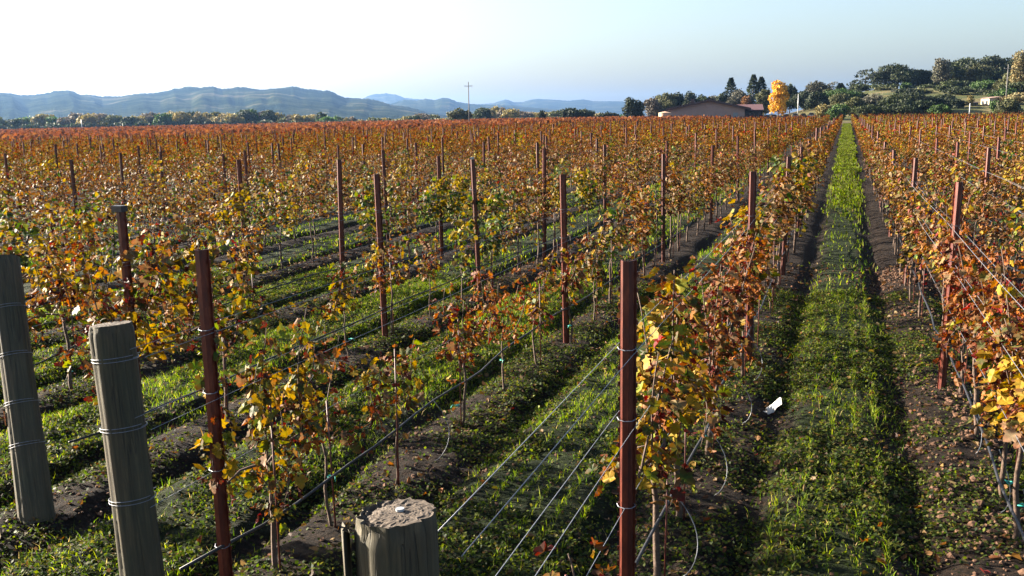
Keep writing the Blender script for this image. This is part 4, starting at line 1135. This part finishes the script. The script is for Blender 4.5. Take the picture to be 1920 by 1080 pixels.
# red roofed wing
P2 = at(1408, 205, D+14); g2 = float(G(P2[0], P2[1])); W_ = empty('red_roofed_shed', (P2[0], P2[1], g2-.1), a)
z1 = float(at(1405, 207, D+14)[2]-g2); z2 = float(at(1405, 196, D+14)[2]-g2)
mb = MB(); box(mb, -34*u, 21*u, 0, 14, 0, z1); mb.obj('wall', M_dwall, W_)
mb = MB(); V = [(-36*u, -1, z1), (23*u, -1, z1), (23*u, 7, z2), (-36*u, 7, z2), (23*u, 15, z1), (-36*u, 15, z1)]
V = V+[(x, y, z+.25) for x, y, z in V]
mb.add(V, np.array([(6, 7, 8, 9), (9, 8, 10, 11), (0, 3, 2, 1), (3, 5, 4, 2), (0, 1, 7, 6), (4, 5, 11, 10), (1, 2, 8, 7), (2, 4, 10, 8), (0, 6, 9, 3), (3, 9, 11, 5)])); mb.obj('roof', M_redroof, W_)
mb = MB()
for q in range(5): box(mb, (-20+q*8)*u, (-16+q*8)*u, -.05, .0, .6, z1-.5)
mb.obj('window', M_glass, W_)
tag(W_, 'dark low shed with red roof joined beside the barn', 'shed')
# tank
D = 285; P = at(1247, 205, D); g = float(G(P[0], P[1])); u = D/FPX; o = empty('water_tank', (P[0], P[1], g-.1))
rad = 11.5*u; h = float(at(1247, 211.5, D)[2]-g); th = np.arange(36)*2*pi/36
mb = MB(); V = [(rad*cos(t), rad*sin(t), z) for z in (0, h) for t in th]; j = np.arange(36)
mb.add(V, np.stack([j, (j+1) % 36, 36+(j+1) % 36, 36+j], -1)); mb.obj('shell', M_peach, o, True)
mb = MB(); V = [(rad*1.03*cos(t), rad*1.03*sin(t), h) for t in th]+[(rad*1.03*cos(t), rad*1.03*sin(t), h+.12) for t in th]+[(0, 0, h+.55)]
mb.add(V, [np.stack([j, (j+1) % 36, 36+(j+1) % 36, 36+j], -1), np.stack([36+j, 36+(j+1) % 36, np.full(36, 72)], -1), j[None, ::-1]]); mb.obj('lid', M_peach, o)
tag(o, 'round peach-coloured water tank left of the barn', 'tank')
# houses
def house(px, ptop, pbot, wpx, D, wall, roof, label, depth=7, rot=0):
    P = at(px, 190, D); g = float(at(px, pbot, D)[2]); u = D/FPX; g = min(g, float(G(P[0], P[1]))+2.5)
    o = empty('house', (P[0], P[1], g-1.0), math.atan2(-(P[0]), P[1])+rot); h = float(at(px, ptop, D)[2])-g+1.0; wv = wpx*u/2
    mb = MB(); box(mb, -wv, wv, 0, depth, -2, h); mb.obj('wall', wall, o)
    mb = MB(); V = [(-wv-.4, -.5, h+.003), (wv+.4, -.5, h+.003), (wv+.4, depth+.5, h+.003), (-wv-.4, depth+.5, h+.003), (-wv-.4, depth/2, h+wv*.22), (wv+.4, depth/2, h+wv*.22)]
    mb.add(V, [np.array([(0, 1, 5, 4), (2, 3, 4, 5), (0, 3, 2, 1)]), np.array([(0, 4, 3), (1, 2, 5)])]); mb.obj('roof', roof, o)
    for q in (-.5, .4):
        mb = MB(); box(mb, q*wv-.45, q*wv+.45, -.05, 0, h*.45, h*.45+1.0); mb.obj('window', M_glass, o)
    tag(o, label, 'house'); return o
house(1847, 184, 199, 20, 300, M_cream, M_pinkroof, 'cream house among the trees at the right', rot=-.9)
house(1829, 192, 198, 9, 296, M_whitep, M_roof, 'small pale outbuilding left of the cream house', 4)
house(1645, 163, 168, 14, 425, M_whitep, M_roof, 'white house under the wispy trees on the knoll', 5)
house(383, 177, 180, 6, 2950, M_whitep, M_roof, 'left of two tiny white houses on the blue hillside', 20)
house(396, 177.5, 180, 6, 2950, M_whitep, M_roof, 'right of two tiny white houses on the blue hillside', 20)
# parked vehicles beyond the vines
def car(px, D, wpx, mat, label, heading=0, van=False):
    P = at(px, 215, D); g = float(G(P[0], P[1])); L = wpx*D/FPX; a = math.atan2(-P[0], P[1])+heading
    o = empty('parked_van' if van else 'parked_car', (P[0], P[1], g), a)
    x = L/2; hh = 1.0 if not van else 1.2
    def shell(pts, y0, y1, name, m):
        mb = MB(); n = len(pts); V = [(p, y0, z) for p, z in pts]+[(p, y1, z) for p, z in pts]; j = np.arange(n)
        mb.add(V, [j[None, :], (j[::-1]+n)[None, :], np.stack([j, (j+1) % n, n+(j+1) % n, n+j], -1)[:, ::-1]]); return mb.obj(name, m, o)
    shell([(-x, .35), (x, .35), (x, .75), (x*.92, .9), (x*.5, 1.0), (-x*.9, 1.0), (-x, .85)], -.85, .85, 'body', mat)
    t = 1.5 if not van else 2.0
    shell([(-x*.86, 1.0), (x*.48, 1.0), (x*.22, t), (-x*.62, t)], -.78, .78, 'cabin', M_glass)
    shell([(-x*.62, t+.003), (x*.22, t+.003), (x*.18, t+.06), (-x*.58, t+.06)], -.74, .74, 'roof', mat)
    for sx in (-.62, .62):
        for sy in (-.8, .8):
            mb = MB(); th = np.arange(14)*2*pi/14; V = [(x*sx+.34*cos(q), sy+e, .34+.34*sin(q)) for e in (-.11, .11) for q in th]; j = np.arange(14)
            mb.add(V, [np.stack([j, (j+1) % 14, 14+(j+1) % 14, 14+j], -1), j[None, ::-1], (j+14)[None, :]]); mb.obj('wheel', M_hose, o)
    tag(o, label, 'van' if van else 'car'); return o
M_silver = simple('silver_paint', (.5, .52, .55), .35, .05, 1, metal=.3); M_blue = simple('blue_paint', (.05, .08, .15), .3, .05, 1); M_black = simple('black_paint', (.03, .03, .035), .3, .05, 1)
car(1186, 262, 24, M_whitep, 'white car beyond the vines left of the water tank')
car(786, 452, 9, M_whitep, 'tiny white van at the foot of the far tree line', van=True)
for i, (px, m, nm) in enumerate([(1440, M_black, 'black car, first right of the red-roofed shed'), (1453, M_whitep, 'white car parked left of the yellow tree trunk'), (1476, M_blue, 'dark blue car right of the yellow tree trunk'), (1493, M_silver, 'silver car, third right of the red-roofed shed'), (1508, M_black, 'black car between two silver cars near the shrubs'), (1523, M_silver, 'silver car farthest right beside the golden shrub')]):
    car(px, 262+3*(i % 2), 15, m, nm)

# ---------------------------------------------------------------- poles
def pole(px, ptop, D, label, arms=(), r0=.13, pale=False, name='utility_pole', twin=None):
    P = at(px, ptop, D); g = float(G(P[0], P[1])); H = P[2]-g
    o = empty(name, (P[0], P[1], g-.1), math.atan2(-P[0], P[1]))
    m = M_whitep if pale else M_polew
    mb = MB(); tube(mb, [(0, 0, 0), (0, 0, H*.5), (0, 0, H)], [r0, r0*.85, r0*.65], 10); mb.obj('shaft', m, o, True)
    for (dz, wv) in arms:
        mb = MB(); box(mb, -wv, wv, -.06-r0, -r0+.02, H-dz, H-dz+.12)
        mb.obj('crossarm', m, o)
        for s in (-.9, .9):
            mb = MB(); tube(mb, [(s*wv, -.03-r0, H-dz+.12), (s*wv, -.03-r0, H-dz+.30)], .05, 6); mb.obj('insulator', M_cap, o)
    tag(o, label, 'pole'); return o
M_polew = simple('grey_pole_wood', (.12, .115, .11), .85, .2, 3)
pole(878, 152.5, 215, 'tall grey utility pole rising alone from the vines', [(1.0, .9)], .14)
pole(152, 223, 440, 'short pale pole in front of the far tree line', (), .2, True, 'pale_pole')
pole(1819, 193, 262, 'pale thin pole left of the cream house', (), .13, True, 'pale_pole')
pole(1497, 176, 300, 'white pole between dark trees right of the yellow tree', (), .14, True, 'pale_pole')
pole(1891, 120, 300, 'tall brown utility pole near the right edge', [(1.2, 1.0)], .16)
